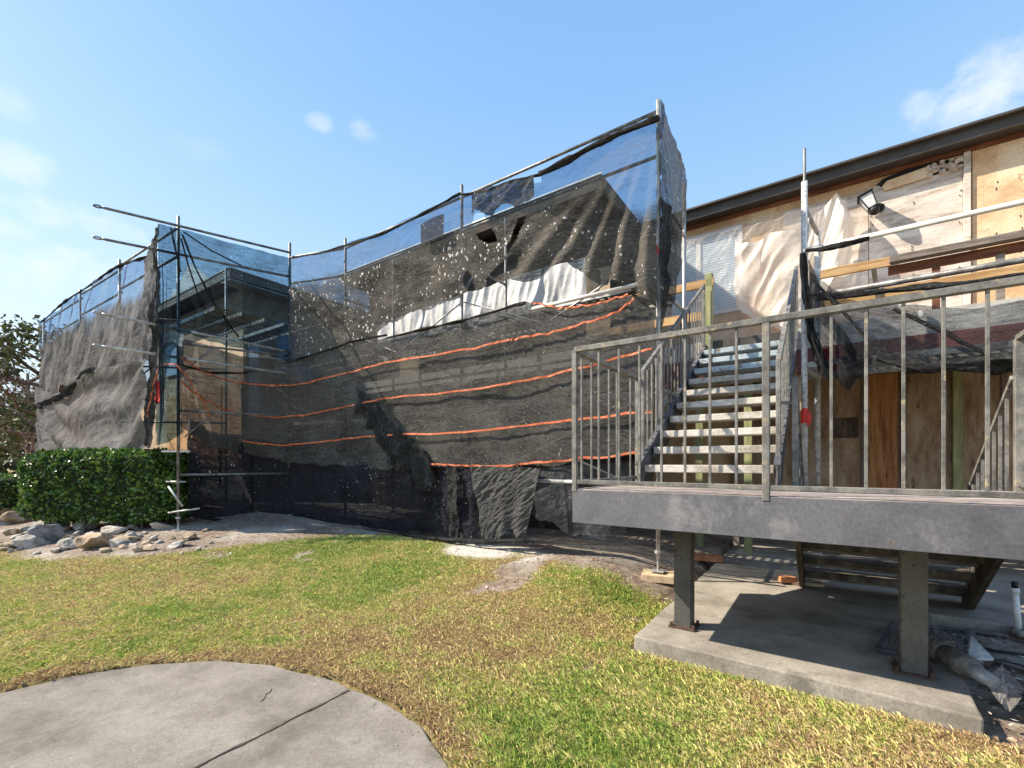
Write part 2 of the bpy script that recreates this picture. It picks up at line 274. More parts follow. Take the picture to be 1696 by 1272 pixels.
# ------------------------------------------------------------------ mesh helpers
class MB:
    def __init__(s): s.v = []; s.f = []
    def add(s, vs, fs):
        o = len(s.v); s.v += [tuple(p) for p in vs]; s.f += [tuple(i + o for i in f) for f in fs]; return s
    def box(s, c, d, rz=0):
        x, y, z = (k / 2 for k in d); m = Matrix.Rotation(rz, 3, 'Z'); c = Vector(c)
        vs = [c + m @ Vector((a * x, b * y, e * z)) for a in (-1, 1) for b in (-1, 1) for e in (-1, 1)]
        return s.add(vs, [(0, 1, 3, 2), (4, 6, 7, 5), (0, 4, 5, 1), (2, 3, 7, 6), (0, 2, 6, 4), (1, 5, 7, 3)])
    def span(s, a, b):   # axis-aligned box between two corners
        a, b = Vector(a), Vector(b); return s.box((a + b) / 2, [abs(k) for k in (b - a)])
    def bar(s, a, b, w, h, up=(0, 0, 1)):   # rectangular bar from a to b
        a, b, up = Vector(a), Vector(b), Vector(up); d = (b - a).normalized(); r = d.cross(up)
        if r.length < 1e-4: r = d.cross(Vector((0, 1, 0)))
        r.normalize(); u = r.cross(d); r *= w / 2; u *= h / 2
        vs = [p + i * r + j * u for p in (a, b) for i, j in ((-1, -1), (1, -1), (1, 1), (-1, 1))]
        return s.add(vs, [(3, 2, 1, 0), (4, 5, 6, 7), (0, 1, 5, 4), (1, 2, 6, 5), (2, 3, 7, 6), (3, 0, 4, 7)])
    def tube(s, pts, r, n=10, cap=True):
        pts = [Vector(p) for p in pts]; rs = r if isinstance(r, (list, tuple)) else [r] * len(pts)
        vs = []; prev = None
        for i, p in enumerate(pts):
            d = (pts[min(i + 1, len(pts) - 1)] - pts[max(i - 1, 0)]).normalized()
            a = d.cross(Vector((0, 0, 1))) if prev is None else prev - d * prev.dot(d)
            if a.length < 1e-3: a = d.cross(Vector((0, 1, 0)))
            a.normalize(); prev = a; b = d.cross(a)
            vs += [p + (a * math.cos(2 * math.pi * k / n) + b * math.sin(2 * math.pi * k / n)) * rs[i] for k in range(n)]
        fs = [(i * n + k, i * n + (k + 1) % n, (i + 1) * n + (k + 1) % n, (i + 1) * n + k) for i in range(len(pts) - 1) for k in range(n)]
        if cap: fs += [tuple(range(n))[::-1], tuple((len(pts) - 1) * n + k for k in range(n))]
        return s.add(vs, fs)
    def prism(s, poly, off):   # planar polygon pushed along off
        n = len(poly); off = Vector(off); vs = [Vector(p) for p in poly] + [Vector(p) + off for p in poly]
        return s.add(vs, [tuple(range(n))[::-1], tuple(range(n, 2 * n))] + [(i, (i + 1) % n, n + (i + 1) % n, n + i) for i in range(n)])
    def build(s, name, m, parent=None, smooth=False, bevel=0, origin=None):
        me = bpy.data.meshes.new(name); o = bpy.data.objects.new(name, me)
        if origin is not None and parent is None:
            origin = Vector(origin); o.location = origin; vs = [tuple(Vector(p) - origin) for p in s.v]
        else: vs = s.v
        if parent is not None:
            q = parent; off = Vector((0, 0, 0))
            while q is not None: off += q.location; q = q.parent
            vs = [tuple(Vector(p) - off) for p in s.v]
        me.from_pydata(vs, [], s.f); me.materials.append(m)
        bm = bmesh.new(); bm.from_mesh(me); bmesh.ops.recalc_face_normals(bm, faces=bm.faces); bm.to_mesh(me); bm.free()
        if smooth:
            for p in me.polygons: p.use_smooth = True
        col.objects.link(o)
        if parent is not None: o.parent = parent
        if bevel:
            md = o.modifiers.new('bevel', 'BEVEL'); md.width = bevel; md.segments = 2; md.limit_method = 'ANGLE'
        return o
def tag(o, label=None, cat=None, group=None, kind=None):
    if label: o['label'] = label
    if cat: o['category'] = cat
    if group: o['group'] = group
    if kind: o['kind'] = kind
    return o
def thing(name, loc, label, cat, group=None):
    o = bpy.data.objects.new(name, None); o.empty_display_size = .1; col.objects.link(o); o.location = loc
    return tag(o, label, cat, group)
def npmesh(name, V, F, m, parent=None, smooth=True, uv=None, attrs=None):
    """mesh from numpy arrays, quads or triangles"""
    me = bpy.data.meshes.new(name); V = np.asarray(V, np.float32); F = np.asarray(F, np.int32); k = F.shape[1]
    me.vertices.add(len(V)); me.vertices.foreach_set('co', V.ravel()); me.loops.add(F.size); me.loops.foreach_set('vertex_index', F.ravel())
    me.polygons.add(len(F)); me.polygons.foreach_set('loop_start', np.arange(0, F.size, k, dtype=np.int32))
    me.polygons.foreach_set('use_smooth', np.full(len(F), smooth))
    me.update(calc_edges=True)
    if uv is not None:
        l = me.uv_layers.new(name='cloth'); l.data.foreach_set('uv', np.asarray(uv, np.float32)[F.ravel()].ravel())
    for an, ad in (attrs or {}).items():
        a = me.attributes.new(an, 'FLOAT', 'POINT'); a.data.foreach_set('value', np.asarray(ad, np.float32))
    me.materials.append(m); me.validate()
    o = bpy.data.objects.new(name, me); col.objects.link(o)
    if parent is not None:
        o.parent = parent; o.matrix_parent_inverse = Matrix.Translation(-parent.location)
    return o
def fbm(p, oct=4):
    return noise.fractal(p, 1.0, 2.0, oct)

def cloth(name, cols, m, nx=120, ny=60, octv=5, fold=0.0, ffreq=3.0, wr=.03, wsc=1.2, sag=0.0, ragged=.03, seed=0, parent=None, fan=0.0, out=None, hang=0.0, stretch=(1, 1), crease=0.0, csc=1.0, cang=.7, extra=None, cut=()):
    """draped sheet: cols = [(top, bottom[, mid-belly])...] in order along the sheet"""
    tops = [Vector(c[0]) for c in cols]; bots = [Vector(c[1]) for c in cols]
    L = [0.0]
    for i in range(1, len(cols)): L.append(L[-1] + max(.05, ((tops[i] - tops[i - 1]).length + (bots[i] - bots[i - 1]).length) / 2))
    V = []; UV = []; sd = seed * 13.7
    for i in range(nx + 1):
        s = L[-1] * i / nx; k = 0
        while k < len(L) - 2 and s > L[k + 1]: k += 1
        f = (s - L[k]) / (L[k + 1] - L[k])
        tp = tops[k].lerp(tops[k + 1], f); bt = bots[k].lerp(bots[k + 1], f)
        tan = ((tops[k + 1] - tops[k]) + (bots[k + 1] - bots[k])); tan.z = 0
        if tan.length < 1e-4: tan = Vector((1, 0, 0))
        tan.normalize(); nr = Vector((tan.y, -tan.x, 0))
        tp = tp - Vector((0, 0, sag * 4 * f * (1 - f)))
        bt = bt + Vector((0, 0, ragged * 2.2 * fbm(Vector((s * 2.3, sd, 1.0)), 5)))
        H = (tp - bt).length
        for j in range(ny + 1):
            q = j / ny; p = tp.lerp(bt, q)
            ph = s * ffreq * 2 * math.pi + 2.2 * noise.noise(Vector((s * .8, q * 1.5, sd)))
            if fan: ph += fan * (q - .5) * s
            amp = fold * (.35 + .65 * abs(noise.noise(Vector((s * .5 + 9, q * .8, sd))) * 2))
            d = amp * math.sin(ph) * (.25 + .75 * q if fold else 1)
            d += wr * fbm(Vector((s * wsc * stretch[0], q * H * wsc * stretch[1], sd)), octv)
            d += hang * math.sin(math.pi * q)
            if crease:   # sharp pulled creases along a slanting direction
                hh = q * H; wob = .5 * noise.noise(Vector((s * .6, hh * .6, sd + 3)))
                ca, sa = math.cos(cang), math.sin(cang); x_, y_ = (s * ca - hh * sa), (s * sa + hh * ca) + .35 * wob
                r1 = 1 - 2.6 * abs(noise.noise(Vector((x_ * .5 * csc, y_ * 2.1 * csc, sd + 11)))); r2 = 1 - 2.6 * abs(noise.noise(Vector((x_ * 1.3 * csc + 5, y_ * 4.6 * csc, sd + 17))))
                d += crease * (r1 + .5 * r2)
            if extra: d += extra(s, q * H, L[-1])
            e = wr * .6 * fbm(Vector((s * wsc * stretch[0] + 31, q * H * wsc * stretch[1], sd + 5)), 4)
            V.append(p + nr * d + Vector((0, 0, e)) + tan * e * .5)
            UV.append((s, -q * H))
    F = [(i * (ny + 1) + j, (i + 1) * (ny + 1) + j, (i + 1) * (ny + 1) + j + 1, i * (ny + 1) + j + 1) for i in range(nx) for j in range(ny)]
    for poly in cut:   # torn holes, as outlines in the plane of the sheet (x, z)
        x0, x1, z0, z1 = min(p[0] for p in poly), max(p[0] for p in poly), min(p[1] for p in poly), max(p[1] for p in poly)
        def keep(f):
            c = V[f[0]].lerp(V[f[2]], .5)
            return not (x0 < c.x < x1 and z0 < c.z < z1 and in_poly(c.x, c.z, poly))
        F = [f for f in F if keep(f)]
    return npmesh(name, [tuple(p) for p in V], F, m, parent, True, UV)

# ================================================================== GROUND
DIRT_EDGE = [(-16, 1.0), (-12.5, 1.15), (-10.9, 1.28), (-8.8, 1.5), (-7.75, 2.2), (-7.35, 3.1), (-6.7, 4.05), (-5.8, 4.85), (-4.9, 4.95), (-4.2, 4.85), (-3.3, 4.85), (-2.4, 4.75), (-1.6, 4.6), (-1.2, 4.5)]
PATH = [(-7.5, -2.2), (-5.2, -.75), (-4.45, -.05), (-4.2, .42), (-4.12, .8), (-3.92, 1.16), (-3.6, 1.46), (-3.2, 1.65), (-2.6, 1.77), (-2.13, 1.78), (-1.8, 1.73), (-1.42, 1.55), (-1.0, 1.2), (.2, .2), (1.6, -1.2), (2.5, -2.4)]
def in_poly(x, y, poly):
    c = False; n = len(poly)
    for i in range(n):
        (a, b), (d, e) = poly[i], poly[i - 1]
        if (b > y) != (e > y) and x < (d - a) * (y - b) / (e - b) + a: c = not c
    return c
def poly_dist(x, y, poly, closed=True):
    m = 1e9; n = len(poly)
    for i in range(n if closed else n - 1):
        (a, b), (c, d) = poly[i], poly[(i + 1) % n]
        t = ((x - a) * (c - a) + (y - b) * (d - b)) / max(1e-9, (c - a) ** 2 + (d - b) ** 2); t = min(1, max(0, t))
        m = min(m, math.hypot(x - a - t * (c - a), y - b - t * (d - b)))
    return m
def gz0(u, v):
    z = -.09
    left = 1 - sst(-2.2, -1.2, u)
    z += .22 * sst(2.4, 5.0, v) * left
    z += .2 * sst(-5.0, -9.5, -0 + u) if False else .2 * (1 - sst(-9.5, -5.0, u)) * sst(.9, 2.9, v)
    z += (.05 * sst(3.4, 5.2, v)) * (1 - left)
    z *= 1 - sst(20, 40, math.hypot(u, v)) * .6
    return z
def gz(u, v):
    z = gz0(u, v) + .03 * noise.noise(Vector((u * .7, v * .7, 3))) + .012 * noise.noise(Vector((u * 3.1, v * 3.1, 8)))
    return z
def grassiness(u, v):
    """1 lawn, 0 bare soil"""
    if u > -1.22:
        if v > 3.3: return 0.0
        return sst(.0, .12, 3.3 - v + .1 * noise.noise(Vector((u * 4, v * 4, 2)))) if v > 2.9 and u > .68 else 1.0
    e = interp(u, DIRT_EDGE) + .17 * noise.fractal(Vector((u * 1.4, v * 1.4, 5)), 1, 2, 4)
    g = 1 - sst(-.28, .22, v - e)
    g *= 1 - .95 * sst(.42, .55, noise.fractal(Vector((u * 1.25 + 7, v * 1.25, 11)), 1, 2, 4)) * sst(2.0, 3.4, v)
    g *= 1 - sst(.62, .34, -0 + math.hypot((u + 3.95) / 1.25, (v - 4.55) / .5)) if False else 1 - (1 - sst(.55, 1.0, math.hypot((u + 3.85) / .72, (v - 4.72) / .42)))
    return max(0, min(1, g))
gu = np.concatenate([[-600, -300, -150, -80, -50, -36, -28, -23, -20], np.arange(-18, -12, .3), np.arange(-12, 2.6, .07), np.arange(2.6, 8, .3), [9, 12, 18, 30, 60, 120, 300, 600]])
gv = np.concatenate([[-300, -100, -40, -15, -8, -5], np.arange(-4, 0, .25), np.arange(0, 6.2, .07), np.arange(6.2, 14, .3), [15, 18, 24, 36, 60, 110, 200, 400, 800]])
V = []; att = []
for a in gu:
    for b in gv:
        z = gz(a, b)
        near = -8 < a < 3 and -3 < b < 2.2
        if near and in_poly(a, b, PATH): z = min(z, -.16)
        if -1.3 < a < .95 and 3.25 < b < 7: z = min(z, -.12)
        if a > -1.3 and b > 5.3 and b < 12: z = min(z, -.12)
        V.append((a, b, z)); att.append(grassiness(a, b) if -20 < a < 3 and -4 < b < 12 else .9)
nb = len(gv)
F = [(i * nb + j, (i + 1) * nb + j, (i + 1) * nb + j + 1, i * nb + j + 1) for i in range(len(gu) - 1) for j in range(nb - 1)]
t = NT('ground_soil_and_turf'); v = t.coord()
g = t.n('ShaderNodeAttribute', attribute_name='grass').outputs['Fac']
n1 = t.noise(v, 1.1, 7, .6); n2 = t.noise(v, 14, 9, .72); n3 = t.noise(v, 70, 5, .7)
soil = t.ramp(n2, [(.3, (.1, .075, .055)), (.45, (.23, .175, .135)), (.58, (.34, .275, .22)), (.72, (.5, .44, .37))])
soil = t.mix(t.ramp(n3, [(.55, (0, 0, 0)), (.7, (1, 1, 1))]), soil, (.12, .075, .045))
soil = t.mix(t.n('ShaderNodeMapRange', {0: n1, 1: .48, 2: .64, 4: .85}).outputs[0], soil, t.mix(n2, (.3, .27, .23), (.62, .57, .5)))
turf = t.ramp(n2, [(.3, (.1, .08, .03)), (.5, (.25, .19, .075)), (.7, (.42, .32, .15))])
ps = t.n('ShaderNodeSeparateXYZ', {0: v}); dx_ = t.math('POWER', t.math('ABSOLUTE', t.math('MULTIPLY', t.math('ADD', ps.outputs[0], 3.8), 1.0)), 2.0); dy_ = t.math('POWER', t.math('ABSOLUTE', t.math('MULTIPLY', t.math('SUBTRACT', ps.outputs[1], 4.78), 1.7)), 2.0)
sandy = t.n('ShaderNodeMapRange', {0: t.math('ADD', t.math('ADD', dx_, dy_), t.math('MULTIPLY', t.math('SUBTRACT', n2, .5), 2.2)), 1: 1.0, 2: .55}).outputs[0]
soil = t.mix(sandy, soil, t.mix(n3, (.45, .42, .37), (.72, .68, .62)))   # spilled pale sand
c = t.mix(g, soil, turf)
hb = t.math('ADD', n2, t.math('MULTIPLY', n3, .4))
p = t.n('ShaderNodeBsdfPrincipled', {'Base Color': c, 'Roughness': .97, 'Specular IOR Level': .1, 'Normal': t.bump(hb, .9, .03)})
M_ground = t.surf(p.outputs[0])
ground = npmesh('ground', V, F, M_ground, attrs={'grass': att}); tag(ground, 'soil and worn turf in front of the netted building', 'ground', kind='structure')

# ------------------------------------------------------------------ paved surfaces
def slab(name, poly, z, depth, m, label, cat, wob=0.0):
    pts = []
    for i in range(len(poly)):
        a, b = Vector((*poly[i], 0)), Vector((*poly[(i + 1) % len(poly)], 0)); n = max(1, int((b - a).length / .12)) if wob else 1
        for k in range(n):
            q = a.lerp(b, k / n); e = wob * noise.noise(q * 6 + Vector((0, 0, 4))) if wob else 0
            pts.append((q.x + e, q.y + e * .7, z))
    mb = MB().prism(pts, (0, 0, -depth)); o = mb.build(name, m, bevel=.012)
    return tag(o, label, cat, kind='structure')
slab('footpath', PATH, -.1, .12, M_path, 'curved grey concrete footpath in the left foreground', 'path', .03)
mb = MB(); a, b = on_z(455, 1205, -.097), on_z(578, 1143, -.097); d = (b - a).normalized()
a = a - d * .9
for k in range(24):
    q0, q1 = a.lerp(b, k / 24), a.lerp(b, (k + 1) / 24); w_ = .006 + .003 * math.sin(k * 1.7)
    mb.bar(q0 + Vector((.004 * math.sin(k), 0, 0)), q1 + Vector((.004 * math.sin(k + 1), 0, 0)), w_ * 2, .004)
cr = [on_z(x, y, -.0975) for x, y in ((432, 1162), (438, 1156), (440, 1150), (447, 1146), (450, 1140))]
for p, q in zip(cr, cr[1:]): mb.bar(p, q, .0025, .003)
tag(mb.build('path_joint', M_oldwood), 'dark expansion joint and crack across the concrete footpath', 'joint', kind='structure')
slab('concrete_pad', [(-1.21, 3.36), (.66, 3.3), (.74, 5.32), (7, 5.32), (7, 9.0), (-1.24, 9.0), (-1.2, 6)], 0, .16, M_concrete, 'concrete pad under the stair landing running back to the building', 'concrete pad', .012)

# ------------------------------------------------------------------ grass blades (one mass)
N = 430000
bu = []; bv = []
P_ = []
def gcol(u, v): # 0 brown dry .. 1 fresh green : where the lawn is watered and worn, plus painted shade by the path
    a = noise.fractal(Vector((u * .55, v * .55, 21)), 1, 2, 4) * 1.0 + noise.fractal(Vector((u * 2.1, v * 2.1, 33)), 1, 2, 3) * .38
    green = .5 + a * .6 + .34 * noise.noise(Vector((u * 6.5, v * 6.5, 41))) + .2 * noise.noise(Vector((u * 13, v * 13, 47)))
    green += .42 * math.exp(-(((u + 4.9) / 1.7) ** 2 + ((v - 3.4) / 1.35) ** 2))
    green -= .2 * math.exp(-(((u + 1.7) / .6) ** 2 + ((v - 3.7) / .7) ** 2)) + .22 * sst(-6.5, -9.5, -u * 1) * 0
    green -= .25 * (1 - sst(-9.5, -6.3, u))
    if -6 < u < 0 and v < 3: green -= .55 * (1 - sst(.04, .3, poly_dist(u, v, PATH, False)))  # shadow of the grass edge painted as darker brown blades
    return max(0, min(1, green))
cell = .05; cache = {}
def samp(u, v):
    k = (round(u / cell), round(v / cell))
    if k not in cache:
        cu, cv = k[0] * cell, k[1] * cell
        gg = grassiness(cu, cv)
        if -8 < cu < 3 and -3 < cv < 2.3 and in_poly(cu, cv, PATH): gg = 0
        if -1.23 < cu < .72 and cv > 3.33: gg = 0
        cache[k] = (gg, gcol(cu, cv), gz(cu, cv))
    return cache[k]
blV = []; blF = []; blc = []; blr = []
cosy, siny = math.cos(R(YAW)), math.sin(R(YAW))
pu = []; 
while len(pu) < N:
    # denser close to the camera: choose by distance
    Z = 1.3 + 8.6 * random.random() ** 1.25; X = Z * (random.random() * 2.5 - 1.25)
    u, v = X * cosy - Z * siny, X * siny + Z * cosy
    if v > 6.2: continue
    gg, cc, zz = samp(u, v)
    if random.random() > gg * (.35 + .65 * min(1, gg * 1.3)) * (.62 + .38 * min(1, cc * 2.2)): continue
    if v < 2.3 and -8 < u < 3 and in_poly(u, v, PATH): continue
    if -1.235 < u < .74 and v > 3.31: continue
    pu.append((u, v, zz, cc, Z))
for (u, v, zz, cc, Z) in pu:
    h = random.uniform(.008, .027) * (1.0 + .4 * cc) * (1.5 if random.random() < .03 else .9); w_ = random.uniform(.0012, .0026) * (1 + Z * .17)
    an = random.random() * 6.283; le = random.uniform(.3, 1.9) * h; dx, dy = math.cos(an), math.sin(an); lx, ly = math.cos(an + 1.57 + random.uniform(-.5, .5)), math.sin(an + 1.57)
    o = len(blV); zz = zz - .006
    blV += [(u - dx * w_, v - dy * w_, zz), (u + dx * w_, v + dy * w_, zz), (u + lx * le * .45 + dx * w_ * .7, v + ly * le * .45 + dy * w_ * .7, zz + h * .7), (u + lx * le, v + ly * le, zz + h * .95)]
    blF += [(o, o + 1, o + 2, o + 3)]
    dry = min(1, max(0, cc + random.gauss(0, .27)))
    blc += [dry] * 4; rr = random.random(); blr += [rr] * 4
t = NT('grass_blades'); cc = t.n('ShaderNodeAttribute', attribute_name='fresh').outputs['Fac']; rr = t.n('ShaderNodeAttribute', attribute_name='rnd').outputs['Fac']
gc = t.ramp(cc, [(0, (.27, .16, .085)), (.2, (.55, .42, .235)), (.42, (.56, .47, .2)), (.62, (.4, .41, .115)), (1, (.2, .29, .055))])
gc = t.n('ShaderNodeHueSaturation', {'Color': gc, 'Value': t.math('ADD', t.math('MULTIPLY', rr, .95), .75)}).outputs[0]
df = t.n('ShaderNodeBsdfPrincipled', {'Base Color': gc, 'Roughness': .6, 'Specular IOR Level': .25}).outputs[0]
tl = t.n('ShaderNodeBsdfTranslucent', {'Color': gc}).outputs[0]
M_grass = t.surf(t.n('ShaderNodeMixShader', {0: .3, 1: df, 2: tl}).outputs[0])
go = npmesh('lawn_grass', blV, blF, M_grass, smooth=False, attrs={'fresh': blc, 'rnd': blr})
tag(go, 'patchy green and straw coloured lawn in front of the building', 'grass', kind='stuff')

# litter on the bare soil: chips, dead leaves, twigs (one mass)
V = []; F = []; A = []
for k in range(5200):
    u, v = random.uniform(-11.5, -.9), random.uniform(1.2, 6.2)
    if random.random() < .12: u, v = random.uniform(.7, 1.6), random.uniform(3.2, 5.3)
    gg = samp(u, v)[0]
    if gg > .5 and random.random() > .05: continue
    if -1.25 < u < .72 and v > 3.3 or v < 2.3 and in_poly(u, v, PATH): continue
    s = random.uniform(.006, .024) * (1 if random.random() < .93 else 1.8); z = gz(u, v) + .006; a = random.random() * 6.28
    dx, dy = math.cos(a) * s, math.sin(a) * s; k_ = random.uniform(.25, .7); o = len(V)
    V += [(u - dx, v - dy, z), (u + dy * k_, v - dx * k_, z + random.uniform(0, .01)), (u + dx, v + dy, z + random.uniform(0, .012)), (u - dy * k_, v + dx * k_, z)]
    F.append((o, o + 1, o + 2, o + 3)); A += [random.random()] * 4
# leaves and grit blown on the path edge
for k in range(34):
    i = random.randrange(7, 12); f = random.random(); (a, b), (c, d) = PATH[i], PATH[i + 1]
    u, v = lerp(a, c, f), lerp(b, d, f); v -= abs(random.gauss(0, .09)); s = random.uniform(.003, .008); z = -.096; an = random.random() * 6.28
    dx, dy = math.cos(an) * s, math.sin(an) * s; o = len(V)
    V += [(u - dx, v - dy, z), (u + dy * .5, v - dx * .5, z + .003), (u + dx, v + dy, z + .006), (u - dy * .5, v + dx * .5, z)]; F.append((o, o + 1, o + 2, o + 3)); A += [random.random() * .62] * 4
t = NT('litter'); rr = t.n('ShaderNodeAttribute', attribute_name='rnd').outputs['Fac']
M_litter = t.surf(t.n('ShaderNodeBsdfPrincipled', {'Base Color': t.ramp(rr, [(0, (.07, .045, .03)), (.3, (.2, .11, .06)), (.6, (.34, .24, .15)), (.85, (.5, .46, .4)), (1, (.6, .58, .54))]), 'Roughness': .9}).outputs[0])
tag(npmesh('leaf_litter', V, F, M_litter, smooth=False, attrs={'rnd': A}), 'dead leaves chips and grit scattered over the bare soil', 'litter', kind='stuff')

# ================================================================== BUILDINGS
EZ = 5.80   # eave top
def roofpart(parent, x0, x1, y0, y1, rise=.9, z=EZ, drop=.22, name='roof'):
    mb = MB(); ym = (y0 + y1) / 2; ix = min((x1 - x0), (y1 - y0)) / 2 * .9
    vs = [(x0, y0, z), (x1, y0, z), (x1, y1, z), (x0, y1, z), (x0 + ix, ym, z + rise), (x1 - ix, ym, z + rise)]
    mb.add(vs, [(0, 1, 5, 4), (1, 2, 5), (2, 3, 4, 5), (3, 0, 4), (3, 2, 1, 0)])
    return mb.build(name, M_roof, parent)
def ring(parent, name, x0, x1, y0, y1, zt, zb, th, m):
    mb = MB()
    mb.span((x0, y0, zb), (x1, y0 + th, zt)); mb.span((x0, y1 - th, zb), (x1, y1, zt))
    mb.span((x0, y0 + th, zb), (x0 + th, y1 - th, zt)); mb.span((x1 - th, y0 + th, zb), (x1, y1 - th, zt))
    return mb.build(name, m, parent)
# --- recessed right wing with the upper walkway door
bR = thing('apartment_building', (2.5, 10.5, 0), 'stripped right hand wing with exposed plywood sheathing under a dark brown eave', 'building', 'wings of the apartment building')
RZ = 5.90
MB().span((-3.2, 9.0, -.1), (8, 16, RZ - .13)).build('wall', M_ochre, bR)
roofpart(bR, -3.3, 8.6, 8.78, 16.4, z=RZ)
MB().span((-3.2, 8.72, RZ - .14), (8.6, 8.77, RZ + .05)).build('eave_fascia', M_eave, bR, bevel=.006)
MB().bar((-3.2, 8.68, RZ + .03), (8.6, 8.68, RZ + .03), .08, .03).build('drip_edge', M_eave, bR)
MB().span((-3.2, 8.775, RZ - .12), (8.6, 9.0, RZ - .095)).build('soffit', M_eave, bR)
MB().span((-3.2, 8.955, RZ - .19), (8.6, 8.995, RZ - .125)).build('frieze_board', M_subfascia, bR)
# plywood sheets, slightly proud; gaps between them
ply = [(-.62, .52, 3.2, 5.56), (.53, 1.58, 3.2, 5.58)]
for k, (x0, x1, z0, z1) in enumerate(ply):
    mb = MB(); n = 26; top = [(lerp(x0, x1, i / n), 8.975, z1 + .02 * noise.noise(Vector((i * .5, k, 2))) - (0)) for i in range(n + 1)]
    mb.prism([(x0, 8.975, z0), (x1, 8.975, z0)] + top[::-1], (0, .02, 0)).build('plywood_panel', M_ply, bR)
MB().span((1.68, 8.97, 3.2), (3.4, 8.985, 5.7)).build('ochre_panel', M_ochre, bR)
MB().span((1.585, 8.93, 3.15), (1.655, 8.99, 5.7)).build('corner_batten', M_ply, bR)
# hole with broken edge below the soffit, a loose orange block hanging in it
mb = MB(); pts = []
for i in range(22):
    a = i / 22 * 2 * math.pi; rr = 1 + .22 * noise.noise(Vector((math.cos(a) * 2, math.sin(a) * 2, 5)))
    pts.append((1.12 + .5 * rr * math.cos(a), 8.965, 5.6 + .1 * rr * math.sin(a)))
mb.prism(pts, (0, .03, 0)).build('broken_opening', M_dark, bR)
mb = MB().prism([(.72, 8.93, 5.46), (1.16, 8.93, 5.49), (1.28, 8.93, 5.57), (1.2, 8.93, 5.65), (.74, 8.93, 5.6), (.68, 8.93, 5.53)], (0, .03, 0)); mb.build('loose_sheathing', M_ochre, bR, bevel=.008)
mb = MB()
for k in range(26):
    c = Vector((random.uniform(1.2, 1.58), 8.95, random.uniform(5.5, 5.66))); mb.box(c, [random.uniform(.02, .07) for _ in range(3)], random.random())
mb.build('torn_insulation', M_ply, bR)
# nail heads and stain line marks of the panels
for k in range(44):
    x, z = random.choice((.0, .55, 1.05, 1.56, 1.9, 2.15)) + random.gauss(0, .015), random.uniform(3.7, 5.4)
    MB().box((x, 8.966, z), (.009, .004, random.uniform(.01, .04)), 0).build('nail', M_cable, bR)
# window behind film
w = MB().span((-2.42, 8.96, 4.05), (-1.28, 8.99, 5.48)).build('window', M_blind, bR)
mb = MB()
for a, b in (((-2.46, 8.93, 5.46), (-1.24, 8.985, 5.53)), ((-2.46, 8.93, 4.02), (-1.24, 8.985, 4.09)), ((-2.46, 8.93, 4.09), (-2.4, 8.985, 5.46)), ((-1.31, 8.93, 4.09), (-1.24, 8.985, 5.46)), ((-2.02, 8.94, 4.09), (-1.94, 8.98, 5.46))): mb.span(a, b)
mb.build('window_frame', M_white, w)
# ground floor: brown sheathing, red-brown door board, battens
MB().span((-1.4, 8.94, 0), (6, 8.99, 2.72)).build('lower_sheathing', M_plydark, bR)
MB().span((.5, 8.88, .02), (.86, 8.935, 2.66)).build('board_panel', M_redwood, bR)
for x in (.44, .9, 1.95): MB().span((x, 8.9, .02), (x + .06, 8.938, 2.66)).build('batten', M_woodgrey, bR)
MB().span((1.46, 8.84, .02), (1.56, 8.935, 2.66)).build('green_stud', M_greenwood, bR)
MB().span((.05, 8.925, 1.7), (.4, 8.936, 2.02)).build('vent_patch', M_oldwood, bR)

# --- middle wing behind the big net
bM = thing('apartment_building', (-6, 9, 0), 'middle wing seen dimly through the large grey net', 'building', 'wings of the apartment building')
MB().span((-9.1, 7.05, -.1), (-3.25, 14, EZ - .2)).build('wall', M_siding, bM)
roofpart(bM, -9.5, -2.9, 6.6, 14.4, 1.0)
ring(bM, 'eave_fascia', -9.52, -2.88, 6.58, 14.42, EZ - .01, EZ - .22, .04, M_siding)
MB().bar((-9.53, 6.57, EZ + .0), (-2.87, 6.57, EZ + .0), .02, .025).build('drip_edge', M_white, bM)
MB().bar((-9.53, 6.6, EZ + .0), (-9.53, 14, EZ + .0), .02, .025).build('drip_edge', M_white, bM)
MB().span((-9.1, 7.0, 0), (-3.25, 7.045, 2.6)).build('lower_wall', M_oldwood, bM)
for x0, x1, z0, z1 in ((-7.9, -7.3, 2.2, 3.9), (-4.5, -3.9, 2.2, 3.3), (-6.4, -5.6, 2.3, 2.8)): MB().span((x0, 6.95, z0), (x1, 7.0, z1)).build('tan_panel', M_stucco, bM)
for x in (-8.4, -5.4, -4.0): MB().span((x, 6.95, 0.0), (x + .85, 6.995, 2.15)).build('door', M_siding, bM)
MB().span((-9.3, 6.5, 2.85), (-3.0, 7.04, 3.1)).build('balcony_slab', M_offwhite, bM)
MB().span((-9.0, 10, -.1), (-12.2, 10.3, 5.2)).build('link_wall', M_stucco, bM)

# --- left wing, nearest the hedge
bL = thing('apartment_building', (-15.5, 8, 0), 'left wing with a low hipped roof corner rising behind the sheer net', 'building', 'wings of the apartment building')
MB().span((-22, 5.4, -.1), (-11.8, 14, EZ - .2)).build('wall', M_stucco, bL)
MB().span((-11.795, 5.42, .0), (-11.75, 9.9, 3.1)).build('side_sheathing', M_stucco, bL)
MB().span((-11.795, 5.42, 3.14), (-11.75, 9.9, 5.58)).build('side_sheathing', M_stucco, bL)
MB().span((-16.5, 5.35, 1.2), (-11.8, 5.395, 3.3)).build('front_sheathing', M_brownwall, bL)
MB().span((-11.8, 4.9, EZ - .26), (-11.35, 9.9, EZ - .225)).build('soffit', M_offwhite, bL)
roofpart(bL, -22.4, -11.35, 4.9, 14.4, 1.1)
ring(bL, 'eave_fascia', -22.42, -11.33, 4.88, 14.42, EZ - .01, EZ - .2, .04, M_woodgrey)
